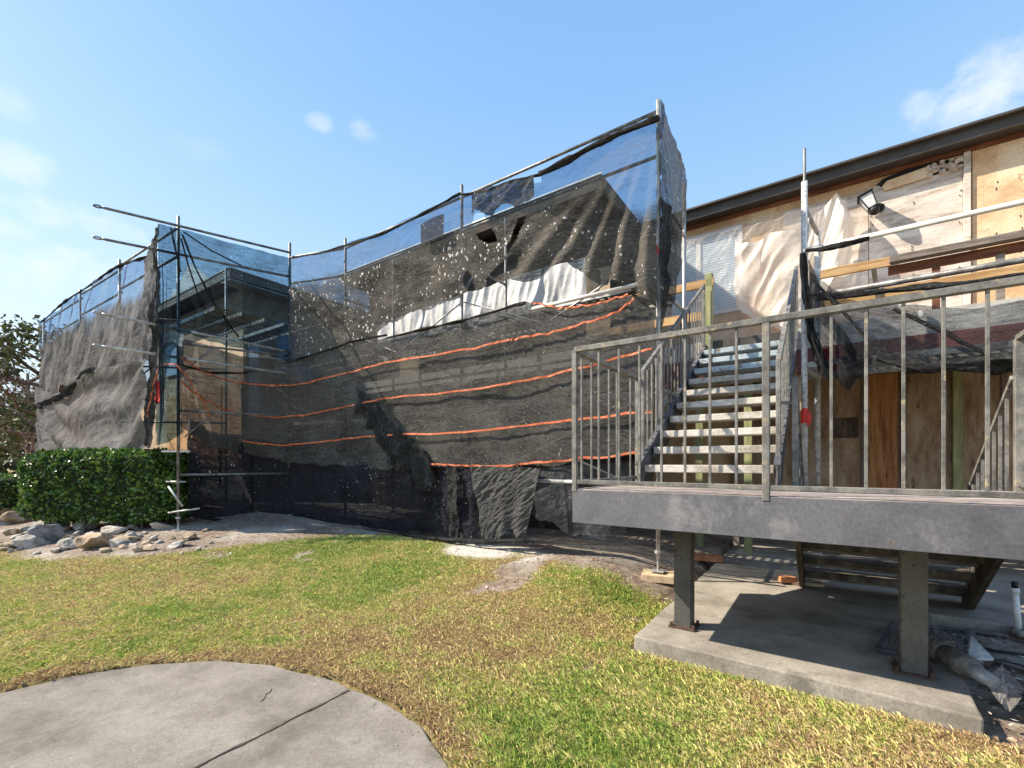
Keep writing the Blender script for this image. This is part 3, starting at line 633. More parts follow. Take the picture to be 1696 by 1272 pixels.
MB().bar((-22.4, 4.87, EZ), (-11.32, 4.87, EZ), .02, .025).build('drip_edge', M_offwhite, bL)
MB().bar((-11.32, 4.9, EZ), (-11.32, 14, EZ), .02, .025).build('drip_edge', M_offwhite, bL)
MB().prism([(-14.9, 4.86, EZ - .02), (-12.3, 4.86, EZ - .02), (-13.45, 4.86, EZ + .62)], (0, .06, 0)).build('gable', M_white, bL)
for x in (-18.6, -16.6):
    f = MB().span((x, 5.34, 3.9), (x + 1.1, 5.39, 5.1)).build('window', M_glass, bL)
MB().span((-11.748, 6.2, 3.5), (-11.72, 7.2, 5.0)).build('window', M_glass, bL)
MB().span((-11.745, 5.5, 2.4), (-11.72, 5.74, 4.3)).build('white_sheet', M_white, bL)

# ------------------------------------------------------------------ upper walkway
FLZ = 3.13
wk = thing('upper_walkway', (1, 7.3, FLZ), 'upper floor walkway in front of the plywood wall, pale and maroon edge boards', 'walkway')
MB().span((-3.0, 7.3, FLZ - .18), (8, 8.93, FLZ)).build('floor', M_deck, wk)
mb = MB(); n = 60; tp = []
MB().span((-3.0, 7.24, 2.86), (-1.52, 7.29, FLZ - .01)).build('edge_board', M_offwhite, wk)
MB().span((-.34, 7.24, 2.84), (8, 7.29, FLZ - .01)).build('edge_board', M_offwhite, wk)
MB().span((-3.0, 7.23, 2.5), (-1.52, 7.32, 2.858)).build('lower_board', M_maroon, wk)
MB().span((-.34, 7.23, 2.5), (8, 7.32, 2.838)).build('lower_board', M_maroon, wk)
MB().span((-1.5, 7.23, 2.88), (-.36, 7.29, FLZ - .02)).build('stair_header', M_eave, wk)
for x in (-3, -1, 1, 3, 5): MB().span((x - .05, 7.34, 2.62), (x + .05, 8.9, 2.94)).build('joist', M_oldwood, wk)
for x, mm in ((-1.62, M_greenwood), (-.95, M_greenwood), (-.28, M_palewood), (2.4, M_palewood)): MB().span((x - .05, 7.36, 0.002), (x + .05, 7.46, 2.6)).build('support_post', mm, wk)
for x in (-2.4, -1.2): MB().span((x - .04, 8.0, 0.002), (x + .04, 8.09, 2.6)).build('support_post', M_woodgrey, wk)

# wooden guard rails on the walkway
gr = thing('wooden_guard', (-2.3, 7.25, FLZ), 'yellow new timber guard left of the stair head with a green tinted end post', 'railing')
MB().span((-1.5, 7.19, 2.9), (-1.4, 7.29, 4.12)).build('post', M_greenwood, gr, bevel=.005)
MB().span((-3.3, 7.19, 3.92), (-1.38, 7.228, 4.04)).build('rail', M_wood, gr, bevel=.004)
MB().span((-3.3, 7.19, 3.44), (-1.5, 7.228, 3.57)).build('rail', M_wood, gr, bevel=.004)
gr = thing('wooden_guard', (1.5, 7.25, FLZ), 'weathered timber guard along the walkway before the plywood wall', 'railing')
MB().span((.62, 7.17, 3.75), (7, 7.29, 3.83)).build('handrail', M_woodgrey, gr, bevel=.006)
MB().span((-.1, 7.22, 3.73), (.64, 7.26, 3.84)).build('rail', M_wood, gr, bevel=.004)
MB().span((-.1, 7.22, 3.35), (7, 7.26, 3.47)).build('rail', M_wood, gr, bevel=.004)
MB().span((.62, 7.3, 3.64), (7, 7.34, 3.75)).build('rail', M_subfascia, gr, bevel=.004)
for x in (1.02, 1.55, 2.3): MB().span((x, 7.265, 3.0), (x + .07, 7.298, 3.64)).build('baluster', M_woodgrey if x > 1.5 else M_subfascia, gr, bevel=.003)
MB().bar((.47, 7.2, 3.72), (.52, 7.2, 3.3), .05, .02, (0, 1, 0)).build('loose_picket', M_oldwood, gr)

# ================================================================== STAIR LANDING
DZ = 1.116; DV = 3.085; DU0 = -1.587; DU1 = 1.09; DB = 4.56
ld = thing('stair_landing', (-.25, 3.8, 0), 'raised stair landing with a broad scuffed grey steel fascia on square posts', 'landing')
MB().span((DU0, DV, DZ - .255), (DU1, DV + .012, DZ - .004)).build('fascia', M_fascia, ld, bevel=.003)
MB().span((DU0, DV + .013, DZ - .255), (DU0 + .012, DB, DZ - .004)).build('side_fascia', M_fascia, ld, bevel=.003)
MB().span((DU1 - .012, DV + .013, DZ - .255), (DU1, DB, DZ - .004)).build('side_fascia', M_fascia, ld)
mb = MB(); n = 9
for i in range(n):
    y0 = DV + .02 + (DB - DV - .03) * i / n; y1 = DV + .02 + (DB - DV - .03) * (i + 1) / n - .007
    mb.span((DU0 + .016, y0, DZ - .05), (DU1 - .016, y1, DZ + .004 * noise.noise(Vector((i * 3.1, 0, 0)))))
mb.build('deck_boards', M_deck, ld, bevel=.004)
for y in (3.35, 3.78, 4.3): MB().span((DU0 + .014, y, DZ - .24), (DU1 - .014, y + .05, DZ - .055)).build('joist', M_oldwood, ld)
for u in (-.945, .44):
    p = MB().span((u - .065, 3.72, 0.004), (u + .065, 3.85, DZ - .256)).build('post', M_post, ld, bevel=.008)
    mb = MB(); mb.span((u - .1, 3.69, 0.002), (u + .1, 3.88, .014))
    for a in (-.085, .085): mb.tube([(u + a, 3.71, .014), (u + a, 3.71, .04)], .012, 6); mb.tube([(u + a, 3.86, .014), (u + a, 3.86, .04)], .012, 6)
    mb.build('base_plate', M_rust, p)

def railing(name, pos, label, runs, group=None):
    """runs: list of (start, end, top_z fn, bottom_z fn, baluster parameters, post parameters)"""
    r = thing(name, pos, label, 'railing', group)
    for a, b, balus, posts, zt0, zt1, zb0, zb1 in runs:
        a, b = Vector((*a, 0)), Vector((*b, 0))
        def P(t, z): q = a.lerp(b, t); q.z = z; return q
        zt = lambda t: lerp(zt0, zt1, t)
        zb = lambda t: lerp(zb0, zb1, t)
        MB().bar(P(0, zt(0) - .019), P(1, zt(1) - .019), .044, .038).build('top_rail', M_rail, r, bevel=.004)
        MB().bar(P(0, zb(0)), P(1, zb(1)), .03, .03).build('bottom_rail', M_rail, r, bevel=.003)
        for t in balus: MB().bar(P(t, zb(t) + .012), P(t, zt(t) - .034), .0155, .0155, (b - a)).build('baluster', M_rail, r, bevel=.002)
        for t, zlo, zhi, w_ in posts: MB().bar(P(t, zlo), P(t, zhi), w_, w_, (b - a)).build('post', M_rail, r, bevel=.004)
    return r
RT = DZ + 1.07
fb = [-1.378, -1.223, -1.074, -.922, -.769, -.616, -.463, .017, .171, .324, .477, .632, .785, .94]
x0, x1 = -1.572, 1.07
tt = lambda u: (u - x0) / (x1 - x0)
rl = railing('guard_railing', (x0, 3.1, DZ), 'square bar steel guard railing across the front and left end of the landing',
        [((x0, 3.1), (x1, 3.1), [tt(u) for u in fb], [(0, DZ - .02, RT - .03, .038), (tt(-.302), DZ - .03, RT - .036, .04), (1, DZ - .02, RT - .03, .038)], RT, RT, DZ + .055, DZ + .045),
         ((x0, 3.125), (x0, 4.47), [(v - 3.125) / 1.345 for v in (3.212, 3.393, 3.75, 3.93, 4.274)], [(1, DZ - .02, RT - .03, .036)], RT - .002, RT - .002, DZ + .05, DZ + .05),
         ((x1, 3.125), (x1, 4.5), [i / 10 for i in range(1, 10)], [(1, DZ - .02, RT - .03, .05)], RT - .002, RT - .002, DZ + .05, DZ + .05)])

# ------------------------------------------------------------------ upper flight
NT_ = 10; RISE = .182; V0 = 4.4; RUN = .285; UL, UR = -1.47, -.37
st = thing('upper_stair', (-.9, 4.5, DZ), 'open riser stair with pale worn treads climbing from the landing to the walkway', 'stair')
for i in range(NT_):
    z = 1.291 + RISE * i; v = V0 + RUN * i
    MB().span((UL, v - .02, z - .07), (UR, v + .27, z)).build('tread', M_tread if i < 7 else M_tread_blue, st, bevel=.006)
va, za, vb, zb_ = V0 - .12, 1.291 - .17, V0 + RUN * NT_ + .02, 1.291 + RISE * NT_ - .06
for u in (UL - .03, UR + .03):
    s_ = 1 if u < -1 else -1
    mb = MB(); mb.prism([(u - .006, va, za - .05), (u - .006, va + .3, za - .05), (u - .006, vb, zb_ - .2), (u - .006, vb, zb_ + .05), (u - .006, va, za + .17)], (.012, 0, 0))
    mb.bar((u, va, za + .17), (u, vb, zb_ + .05), .05, .012); mb.build('stringer', M_stringer, st)
    for i in range(NT_): MB().span((u + s_ * .008, V0 + RUN * i + .02, 1.291 + RISE * i - .1), (u + s_ * .03, V0 + RUN * i + .25, 1.291 + RISE * i - .072)).build('tread_bracket', M_stringer, st)
def stair_rail(u, label, vlo, zlo, vhi, zhi, ngap, off, posttop):
    r = thing('stair_railing', (u, vlo, zlo - .95), label, 'railing', 'sloping railings of the upper flight')
    MB().bar((u, vlo, zlo), (u, vhi, zhi), .04, .036).build('handrail', M_rail, r, bevel=.004)
    sl = (zhi - zlo) / (vhi - vlo)
    for i in range(1, ngap):
        v = lerp(vlo, vhi, i / ngap); z = lerp(zlo, zhi, i / ngap)
        MB().bar((u, v, z - off), (u, v, z - .015), .0155, .0155, (0, 1, 0)).build('baluster', M_rail, r)
    MB().bar((u, vlo, DZ - .0), (u, vlo, zlo + .01), .036, .036, (0, 1, 0)).build('post', M_rail, r, bevel=.004)
    MB().bar((u, vhi, zhi - posttop), (u, vhi, zhi + .02), .036, .036, (0, 1, 0)).build('post', M_rail, r, bevel=.004)
    return r
stair_rail(UL - .03, 'left sloping stair railing with thin bars ending at the timber post', 4.42, 2.215, 7.12, 3.92, 19, .84, .9)
stair_rail(UR + .03, 'right sloping stair railing seen edge on beside the spattered scaffold tube', 4.42, 2.17, 7.12, 3.9, 19, .84, .9)

# ------------------------------------------------------------------ lower flight down to the pad
ls = thing('lower_stair', (.4, 5.2, 0), 'dark timber lower stair seen from behind under the landing', 'stair')
LU0, LU1 = -.2, 1.03
for i in range(5):
    z = DZ - .186 * (i + 1); v = DB + .03 + .255 * i
    MB().span((LU0, v, z - .05), (LU1, v + .25, z)).build('tread', M_oldwood, ls, bevel=.005)
    if i < 5: MB().span((LU0, v + .235, z - .12), (LU1, v + .255, z - .052)).build('nosing', M_woodgrey, ls)
for u in (LU0 - .045, LU1):
    MB().prism([(u, DB + .02, DZ - .02), (u, DB + .02, DZ - .34), (u, 5.66, .004), (u, 5.9, .004), (u, 5.9, .1)], (.045, 0, 0)).build('stringer', M_oldwood, ls, bevel=.004)
r = thing('stair_railing', (LU1, 5.2, .5), 'railing dropping away beside the lower flight at the right edge of the picture', 'railing')
MB().bar((LU1 + .02, 4.52, 1.9), (LU1 + .02, 5.9, .93), .036, .036).build('handrail', M_rail, r, bevel=.003)
for i in range(1, 9):
    v = lerp(4.52, 5.9, i / 9); MB().bar((LU1 + .02, v, lerp(1.9, .93, i / 9) - .8), (LU1 + .02, v, lerp(1.9, .93, i / 9)), .018, .018, (0, 1, 0)).build('baluster', M_rail, r)
MB().bar((LU1 + .02, 5.9, .05), (LU1 + .02, 5.9, .95), .036, .036, (0, 1, 0)).build('post', M_rail, r)
r = thing('stair_railing', (-.224, 5.2, .5), 'short railing between the two flights with a square linking bar', 'railing')
MB().bar((-.224, 4.52, 2.02), (-.224, 5.9, 1.02), .036, .036).build('handrail', M_rail, r, bevel=.003)
for i in range(1, 9):
    v = lerp(4.52, 5.9, i / 9); MB().bar((-.224, v, lerp(2.02, 1.02, i / 9) - .8), (-.224, v, lerp(2.02, 1.02, i / 9)), .0155, .0155, (0, 1, 0)).build('baluster', M_rail, r)
MB().bar((-.224, 4.5, DZ), (-.224, 4.5, 2.04), .045, .045, (0, 1, 0)).build('post', M_rail, r, bevel=.004)
MB().bar((-.224, 4.5, 1.82), (UR + .03, 4.45, 1.82), .025, .025).build('link_bar', M_rail, r)

# ================================================================== SCAFFOLD
def frame(o, i, label, z0=None, zt=5.42, m=M_tube, lifts=(1.0, 2.15, 3.3, 4.3), zti=None, r=.024, pad=False):
    o = Vector((*o, 0)); i = Vector((*i, 0)); zo = gz(o.x, o.y) if z0 is None else z0; zi = max(gz(i.x, i.y), 0.0)
    f = thing('scaffold', (o.x, o.y, zo), label, 'scaffold', 'scaffold bays behind the netting')
    for p, z, ztop in ((o, zo, zt), (i, zi, zti or zt)):
        u_ = MB().tube([(p.x, p.y, z + .12), (p.x, p.y, ztop)], r, 12).build('upright', m, f, True)
        mb = MB().tube([(p.x, p.y, z + .008), (p.x, p.y, z + .35)], r * .62, 10); mb.tube([(p.x, p.y, z + .2), (p.x, p.y, z + .23)], r * 1.7, 8); mb.box((p.x, p.y, z + .006), (.15, .15, .008))
        mb.build('screw_jack', M_galv, f)
    for z in lifts:
        a, b = o.copy(), i.copy(); a.z = b.z = z
        MB().tube([a, b], r * .85, 8).build('ledger', m, f, True)
    d = (i - o)
    for z in lifts[1:]:
        a, b = o + d * .05, o + d * .3; a.z = z - .45; b.z = z
        MB().tube([a, b], r * .6, 6).build('corner_brace', m, f)
    return f
frame((-1.555, 5.1), (-1.555, 6.22), 'tall scaffold frame at the right end of the large net, beside the stair', z0=.1, zt=5.36, zti=5.0, m=M_galv)
frame((-4.45, 5.1), (-4.45, 6.22), 'scaffold frame showing through the large net above the hanging crumpled net')
frame((-7.27, 5.1), (-7.27, 6.22), 'scaffold frame behind the large net next to the inner corner')
frame((-9.12, 3.12), (-8.47, 4.72), 'corner scaffold frame with a bare white foot standing beside the hedge', zt=5.52, lifts=(1.1, 2.2, 3.35))
frame((-11.95, 3.06), (-10.6, 4.5), 'scaffold frame behind the left net, nearest the corner', zt=5.48)
frame((-14.87, 3.06), (-14.87, 4.2), 'scaffold frame behind the left net, second from its far end', zt=5.5)
frame((-18.66, 3.06), (-18.66, 4.2), 'scaffold frame at the far left end of the left net', zt=5.5)
frame((-.206, 5.86), (-.1, 6.6), 'white spattered scaffold frame rising through the gap beside the stairs', z0=0.04, zt=4.36, zti=4.12, m=M_bigtube, lifts=(2.34, 4.08), r=.03)
f = [o for o in col.objects if o.get('label', '').startswith('white spattered')][0]
MB().tube([(-.206, 5.86, 4.35), (-.206, 5.86, 4.72)], .014, 8).build('lock_pin', M_tube, f)

def tube(a, b, label, m=M_tube, r=.022, name='guard_tube', flat=False, cat='scaffold tube', group='scaffold guard tubes'):
    a, b = Vector(a), Vector(b); mb = MB(); d = (b - a).normalized()
    if flat:   # flattened ends with a hole
        s_ = d.cross(Vector((0, 0, 1))).normalized(); n = 10; e = b
        mb.tube([a, b - d * .16, b - d * .1], [r, r, r * .8], 10)
        ringp = []
        for k in range(n):
            an = 2 * math.pi * k / n; mb2 = e - d * .05 + d * .05 * math.cos(an) + Vector((0, 0, 1)) * .018 * math.sin(an); ringp.append(mb2)
        mb.tube(ringp + [ringp[0]], .012, 6, False)
    else: mb.tube([a, b], r, 10)
    return tag(mb.build(name, m, None, True, origin=a), label, cat, group)
def ext(a, b, t): a, b = Vector(a), Vector(b); return a + (b - a) * t
PA, PB = Vector((-8.47, 4.72, 0)), Vector((-9.12, 3.12, 0))
def corner_tube(z0, z1, label, z2, m=M_tube):
    a = Vector((PA.x, PA.y, z0)); b = PB + (PB - PA) * .62; b.z = z1
    off = Vector((.03, -.02, 0)); tube(a + off, b + off, label, m, .021, flat=True)
corner_tube(5.32, 5.36, 'topmost tube sticking out past the left corner against the sky', 0)
corner_tube(4.86, 4.86, 'second tube sticking out past the left corner against the sky', 0)
corner_tube(3.42, 3.68, 'pale tube poking out in front of the left net at mid height', 0, M_galv)
corner_tube(3.0, 3.16, 'short lower tube poking out in front of the left net', 0, M_galv)
for k, (a, b, w_) in enumerate((((-8.47, 4.72), (-7.27, 5.1), 'inner corner'), ((-7.27, 5.1), (-4.45, 5.1), 'middle bay'), ((-4.45, 5.1), (-1.555, 5.1), 'right bay'))):
    tube((*a, 5.24), (*b, 5.24), f'top guard tube of the {w_} of the large net', r=.02)
    tube((*a, 4.74), (*b, 4.74), f'middle guard tube seen through the net in its {w_}', r=.02)
    tube((*a, 2.6), (*b, 2.6), f'lower lift guard tube behind the net in its {w_}', M_galv, r=.02)
for k, (a, b, w_) in enumerate((((-9.12, 3.1), (-11.95, 3.1), 'near bay'), ((-11.95, 3.1), (-14.87, 3.1), 'middle bay'), ((-14.87, 3.1), (-18.66, 3.1), 'far bay'))):
    tube((*a, 5.3), (*b, 5.4), f'top guard tube of the left net in its {w_}', r=.02)
    tube((*a, 4.82), (*b, 4.9), f'middle guard tube of the left net in its {w_}', r=.02)
tube((-3.2, 5.0, 3.31), (-1.6, 5.0, 3.315), 'bare white tube crossing the gap between the upper and lower nets', M_pvc, .024)
tube((-3.35, 4.98, 1.08), (-1.45, 4.98, 1.07), 'bare white tube at landing height left of the landing', M_pvc, .024)
tube((-.22, 5.83, 3.6), (4.2, 5.83, 3.6), 'long pale tube running in front of the plywood wall', M_pvc, .026)
tube((-.2, 5.86, 3.1), (4.2, 5.86, 3.1), 'dark net covered tube below the timber guard', M_net_bunch if False else M_tube, .028)
for a, b, w_ in (((-4.45, 5.12), (-1.6, 5.12), 'right bay'), ((-7.27, 5.12), (-4.45, 5.12), 'middle bay')):
    for z in (.95, 2.55):
        t_ = thing('cross_brace', ((a[0] + b[0]) / 2, a[1], z), f'thin crossed braces behind the net in its {w_}, {"lower" if z < 2 else "upper"} pair', 'scaffold brace', 'scaffold cross braces')
        MB().tube([(*a, z), (*b, z + 1.15)], .012, 6).build('brace_tube', M_galv, t_); MB().tube([(a[0], a[1] + .03, z + 1.15), (b[0], b[1] + .03, z)], .012, 6).build('brace_tube', M_galv, t_)
# left foot details: cross bars tied to the bare leg
tube((-9.32, 2.95, 1.5), (-9.0, 3.25, 1.5), 'short white stub tube on the bare scaffold leg above the hedge', M_pvc, .018, 'stub_tube')
tube((-9.3, 3.0, .98), (-9.02, 3.2, .98), 'short tube clamped on the bare scaffold leg beside the hedge', M_galv, .016, 'stub_tube')
tube((-9.24, 3.02, .9), (-9.05, 3.16, .56), 'slanting strut on the bare scaffold leg', M_galv, .02, 'stub_tube')
tube((-9.25, 3.02, .45), (-8.75, 3.3, .53), 'lowest cross tube on the bare scaffold leg', M_galv, .016, 'stub_tube')

# perforated planks: real holes in thin steel sheet
t = NT('perforated_steel'); v = t.coord(); sx = t.n('ShaderNodeSeparateXYZ', {0: v})
hx = t.math('ABSOLUTE', t.math('SUBTRACT', t.math('FRACT', t.math('MULTIPLY', sx.outputs[0], 9.0)), .5)); hy = t.math('ABSOLUTE', t.math('SUBTRACT', t.math('FRACT', t.math('MULTIPLY', sx.outputs[1], 14.0)), .5))
hole = t.math('MULTIPLY', t.math('LESS_THAN', hx, .27), t.math('LESS_THAN', hy, .2))
p = t.n('ShaderNodeBsdfPrincipled', {'Base Color': t.ramp(t.noise(v, 5, 6), [(.3, (.12, .12, .12)), (.7, (.26, .26, .25))]), 'Roughness': .5, 'Metallic': .4}).outputs[0]
M_plank = t.surf(t.n('ShaderNodeMixShader', {0: hole, 1: p, 2: t.n('ShaderNodeBsdfTransparent').outputs[0]}).outputs[0])
def plank(a, b, w_, z, label, m=None):
    a, b = Vector((*a, z)), Vector((*b, z)); d = (b - a).normalized(); s_ = Vector((-d.y, d.x, 0)) * w_ / 2
    root = thing('scaffold_plank', a, label, 'plank', 'perforated scaffold planks')
    o = MB().add([a - s_, b - s_, b + s_, a + s_], [(0, 1, 2, 3)]).build('deck_sheet', m or M_plank, root)
    for q in (-1, 1): MB().bar(a + q * s_ - Vector((0, 0, .03)), b + q * s_ - Vector((0, 0, .03)), .012, .06).build('side_rail', M_galv, root)
for z, lv in ((3.4, 'upper'), (2.15, 'lower')):
    for k, (u0, u1, w_) in enumerate(((-1.65, -4.4, 'right bay'), (-4.5, -7.2, 'middle bay'), (-7.3, -9.2, 'inner corner'))):
        for j, y in enumerate((5.4, 5.82)):
            plank((u0, y), (u1, y), .38, z, f'{lv} perforated plank behind the net in its {w_}, {"front" if j == 0 else "rear"} one of the pair')
for k, (a, b) in enumerate((((-8.75, 3.72), (-10.7, 3.72)), ((-8.7, 4.15), (-10.8, 4.15)), ((-8.2, 4.9), (-10.9, 4.9)), ((-11.9, 3.6), (-14.8, 3.6)))):
    plank(a, b, .4, 4.02, 'perforated plank overhead inside the left corner, ' + ('front one', 'second one', 'rear one', 'far one')[k])
for k, (a, b, z) in enumerate((((-.2, 6.05), (2.7, 6.05), 2.4), ((-.2, 6.5), (2.7, 6.5), 2.4))): plank(a, b, .38, z, f'{("front", "rear")[k]} plank under the rolled black net at the lower stair')
# planks' red junk and tapes
mb = MB().box((-.02, 6.0, 2.42), (.13, .1, .2), .2); mb.box((-.02, 5.96, 2.5), (.08, .06, .08), .2); mb.box((.05, 6.0, 2.35), (.05, .12, .1), .4)
tag(mb.build('red_case', M_red, bevel=.012), 'bright red plastic case on the plank beside the spattered tube', 'case')
def ribbon(pts, w_, m, name, label, cat, parent=None):
    mb = MB()
    for i in range(len(pts) - 1): mb.bar(pts[i], pts[i + 1], w_, .008)
    o = mb.build(name, m, parent); return tag(o, label, cat) if parent is None else o
mb = MB(); z = 1.74
mb.tube([(-.206, 5.86, 1.74), (-.206, 5.86, 1.84), (-.2, 5.86, 1.9)], [.036, .038, .034], 12); mb.prism([(-.18, 5.82, 1.7), (-.15, 5.82, 1.73), (-.14, 5.82, 1.82), (-.18, 5.82, 1.88)], (0, .008, 0))
tag(mb.build('red_tape', M_red), 'red tape wrapped round the foot of the spattered tube', 'tape')
pt = [on_v(258, y, 2.86) for y in (628, 640, 652, 664)]
mb = MB().prism([on_v(x, y, 2.86) for x, y in ((257, 628), (262, 632), (264, 645), (269, 647), (264, 652), (266, 662), (258, 670), (255, 655), (252, 650), (256, 644))], (0, .02, 0))
tag(mb.build('red_ribbon', M_red), 'red ribbon tied on the gathered net at the left corner', 'ribbon')
mb = MB().prism([on_v(x, y, 5.0) for x, y in ((1083, 408), (1089, 405), (1091, 416), (1087, 424), (1083, 418))], (0, .01, 0))
tag(mb.build('red_ribbon', M_red), 'small dark red ribbon on the pole at the right end of the net', 'ribbon')
mb = MB().prism([on_v(x, y, 5.9) for x, y in ((833, 622), (852, 612), (858, 632), (836, 635))], (0, .35, 0)); mb.box(on_v(800, 633, 5.9), (.7, .3, .05), .1)
tag(mb.build('brick_scraps', M_brick), 'pinkish red scraps lying on the lower plank behind the net', 'debris')
# wooden pads
for (c, s_, m, lb) in (((-1.555, 5.1, .04), (.34, .3, .08), M_palewood, 'pale wooden pad under the scaffold leg left of the landing'), ((-.2, 5.86, .02), (.3, .24, .035), M_palewood, 'pale wooden pad under the spattered tube on the concrete')):
    z0 = gz(c[0], c[1]) if c[0] < -1.3 else 0
    tag(MB().box((c[0], c[1], z0 + s_[2] / 2 + .002), s_, .25).build('wooden_pad', m, bevel=.006), lb, 'wooden pad')
tag(MB().box((-.36, 5.72, .055), (.16, .08, .06), .5).build('brick', M_brick, bevel=.004), 'orange brick next to the wooden pad on the concrete', 'brick')
tag(MB().box((-1.3, 6.45, .05), (.34, .2, .07), .2).build('brick', M_brick, bevel=.004), 'brown block in the shade behind the landing post', 'brick')

# ================================================================== NETS
def pv(px): return interp(px, [(295, 3.06), (345, 3.66), (400, 4.28), (440, 4.55), (480, 4.7), (560, 4.92), (640, 5.02), (1100, 5.03)])
def netcols(rows, dv=0.0, pvf=None):
    out = []
    for px, yt, yb in rows: v = (pvf or pv)(px) + dv; out.append((on_v(px, yt, v), on_v(px, yb, v)))
    return out
def fan_folds(s_, h, L):
    r = max(.02, L - s_); th = math.atan2(r, h + .25)
    return .06 * math.sin(th * 30 + 1.5 * noise.noise(Vector((h, r, 3)))) * sst(.25, 1.4, h) * (1 - sst(1.5, 2.5, r)) + .03 * math.sin(h * 2.2 + s_ * .7)
tears = [[(p.x, p.z) for p in (on_v(x, y, 5.03) for x, y in poly)] for poly in (
    [(783, 372), (786, 352), (800, 352), (806, 368), (818, 384), (822, 398), (806, 402), (792, 396)],
    [(853, 372), (862, 352), (872, 356), (862, 378), (858, 396), (848, 412), (836, 424), (836, 412), (846, 396)],
    [(826, 436), (842, 424), (856, 420), (853, 440), (836, 450), (820, 462), (812, 470), (804, 462)],
    [(765, 466), (774, 446), (782, 458), (787, 486), (778, 488)], [(804, 466), (818, 462), (820, 478), (806, 484)],
    [(884, 288), (890, 284), (899, 290), (898, 302), (886, 305)])]
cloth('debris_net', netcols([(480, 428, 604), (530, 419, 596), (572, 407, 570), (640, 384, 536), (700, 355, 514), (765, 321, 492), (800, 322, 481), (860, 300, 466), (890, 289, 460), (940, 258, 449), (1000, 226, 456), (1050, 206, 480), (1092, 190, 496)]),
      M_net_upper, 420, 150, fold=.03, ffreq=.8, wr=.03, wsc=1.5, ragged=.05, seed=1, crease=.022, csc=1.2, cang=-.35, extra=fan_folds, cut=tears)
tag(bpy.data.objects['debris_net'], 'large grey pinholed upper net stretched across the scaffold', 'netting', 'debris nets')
def net(rows, m, label, dv=0.0, pvf=None, **k):
    o = cloth('debris_net', netcols(rows, dv, pvf), m, **k); return tag(o, label, 'netting', 'debris nets')
net([(296, 378, 556), (340, 389, 562), (400, 407, 580), (440, 417, 588), (481, 428, 600)], M_net_sheer, 'sheer blue black net panel across the inner corner', -.03, nx=100, ny=70, fold=.03, ffreq=2, wr=.04, seed=2, fan=3)
net([(263, 371, 740), (270, 372, 650), (283, 375, 590), (297, 378, 560)], M_net_sheer, 'sheer net wrapped over the tube end at the left corner', 0, lambda x: 2.72 + (x - 263) / 34 * .33, nx=50, ny=60, fold=.04, ffreq=4, wr=.03, seed=3)
net([(298, 560, 705), (345, 572, 735), (400, 590, 752), (480, 596, 765), (560, 582, 772), (625, 564, 776), (690, 547, 772), (765, 531, 772), (830, 512, 774), (870, 500, 768), (940, 514, 764), (1000, 502, 757), (1045, 490, 752), (1083, 520, 748)],
    M_net_lower, 'smooth charcoal lower net crossed by orange straps', -.02, nx=320, ny=110, fold=.03, ffreq=.5, wr=.03, wsc=.9, ragged=.03, seed=4, crease=.014, csc=.9, cang=-.15)
net([(306, 690, 850), (360, 718, 862), (420, 725, 866), (480, 735, 868), (560, 745, 872), (620, 740, 876), (690, 745, 886), (762, 755, 894)], M_net_skirt, 'blue black skirt net hanging down to the soil', .07, nx=220, ny=90, fold=.05, ffreq=1.0, wr=.05, wsc=1.6, ragged=.05, seed=5, hang=.08, crease=.025, cang=1.2)
net([(590, 640, 690), (620, 670, 730), (650, 705, 778), (690, 735, 800), (715, 765, 800)], M_net_bunch, 'torn bunched strip of net hanging in the middle of the big net', -.1, nx=90, ny=40, fold=.05, ffreq=3, wr=.07, wsc=4, ragged=.12, seed=14)
net([(742, 770, 892), (765, 772, 897), (790, 773, 895)], M_net_skirt, 'dark flap of net hanging left of the crumpled one', -.08, nx=50, ny=60, fold=.05, ffreq=3, wr=.06, wsc=2.5, ragged=.06, seed=6)
net([(742, 770, 888), (749, 770, 890), (757, 771, 893)], M_net_bunch, 'narrow rope like fold of net beside the scaffold foot', -.14, nx=20, ny=60, fold=.03, ffreq=6, wr=.06, wsc=3, ragged=.04, seed=16)
o = cloth('debris_net', [(on_v(778, 772, 4.9), on_v(800, 893, 4.9)), (on_v(815, 773, 4.9), on_v(820, 895, 4.9)), (on_v(860, 774, 4.9), on_v(845, 893, 4.9)), (on_v(897, 776, 4.9), on_v(868, 890, 4.9))], M_net_crumple, nx=150, ny=160, fold=.02, ffreq=3, wr=.035, wsc=2.6, ragged=.06, seed=7, crease=.012, csc=7.5, cang=.8)
tag(o, 'heavily crumpled grey net flap hanging beside the landing', 'netting', 'debris nets')
net([(782, 320, 352), (810, 312, 352), (845, 304, 342), (886, 292, 330)], M_net_flap, 'doubled patch of net sagging below the topmost tube, beside a torn hole', -.06, nx=90, ny=40, fold=.03, ffreq=2, wr=.04, wsc=3, ragged=.05, seed=23, crease=.03, csc=2)
net([(697, 372, 410), (716, 362, 402), (736, 354, 394)], M_net_flap, 'small dark doubled patch in the sheer top of the big net', -.05, nx=40, ny=30, fold=.01, wr=.02, ragged=.02, seed=24)
net([(262, 590, 742), (275, 570, 735), (288, 565, 725), (300, 566, 712)], M_net_sheer, 'sheer dark flap of net inside the left corner below the bundle', .05, lambda x: 2.85 + (x - 262) / 38 * .2, nx=50, ny=70, fold=.05, ffreq=3, wr=.05, wsc=2, seed=25, crease=.03, csc=2)
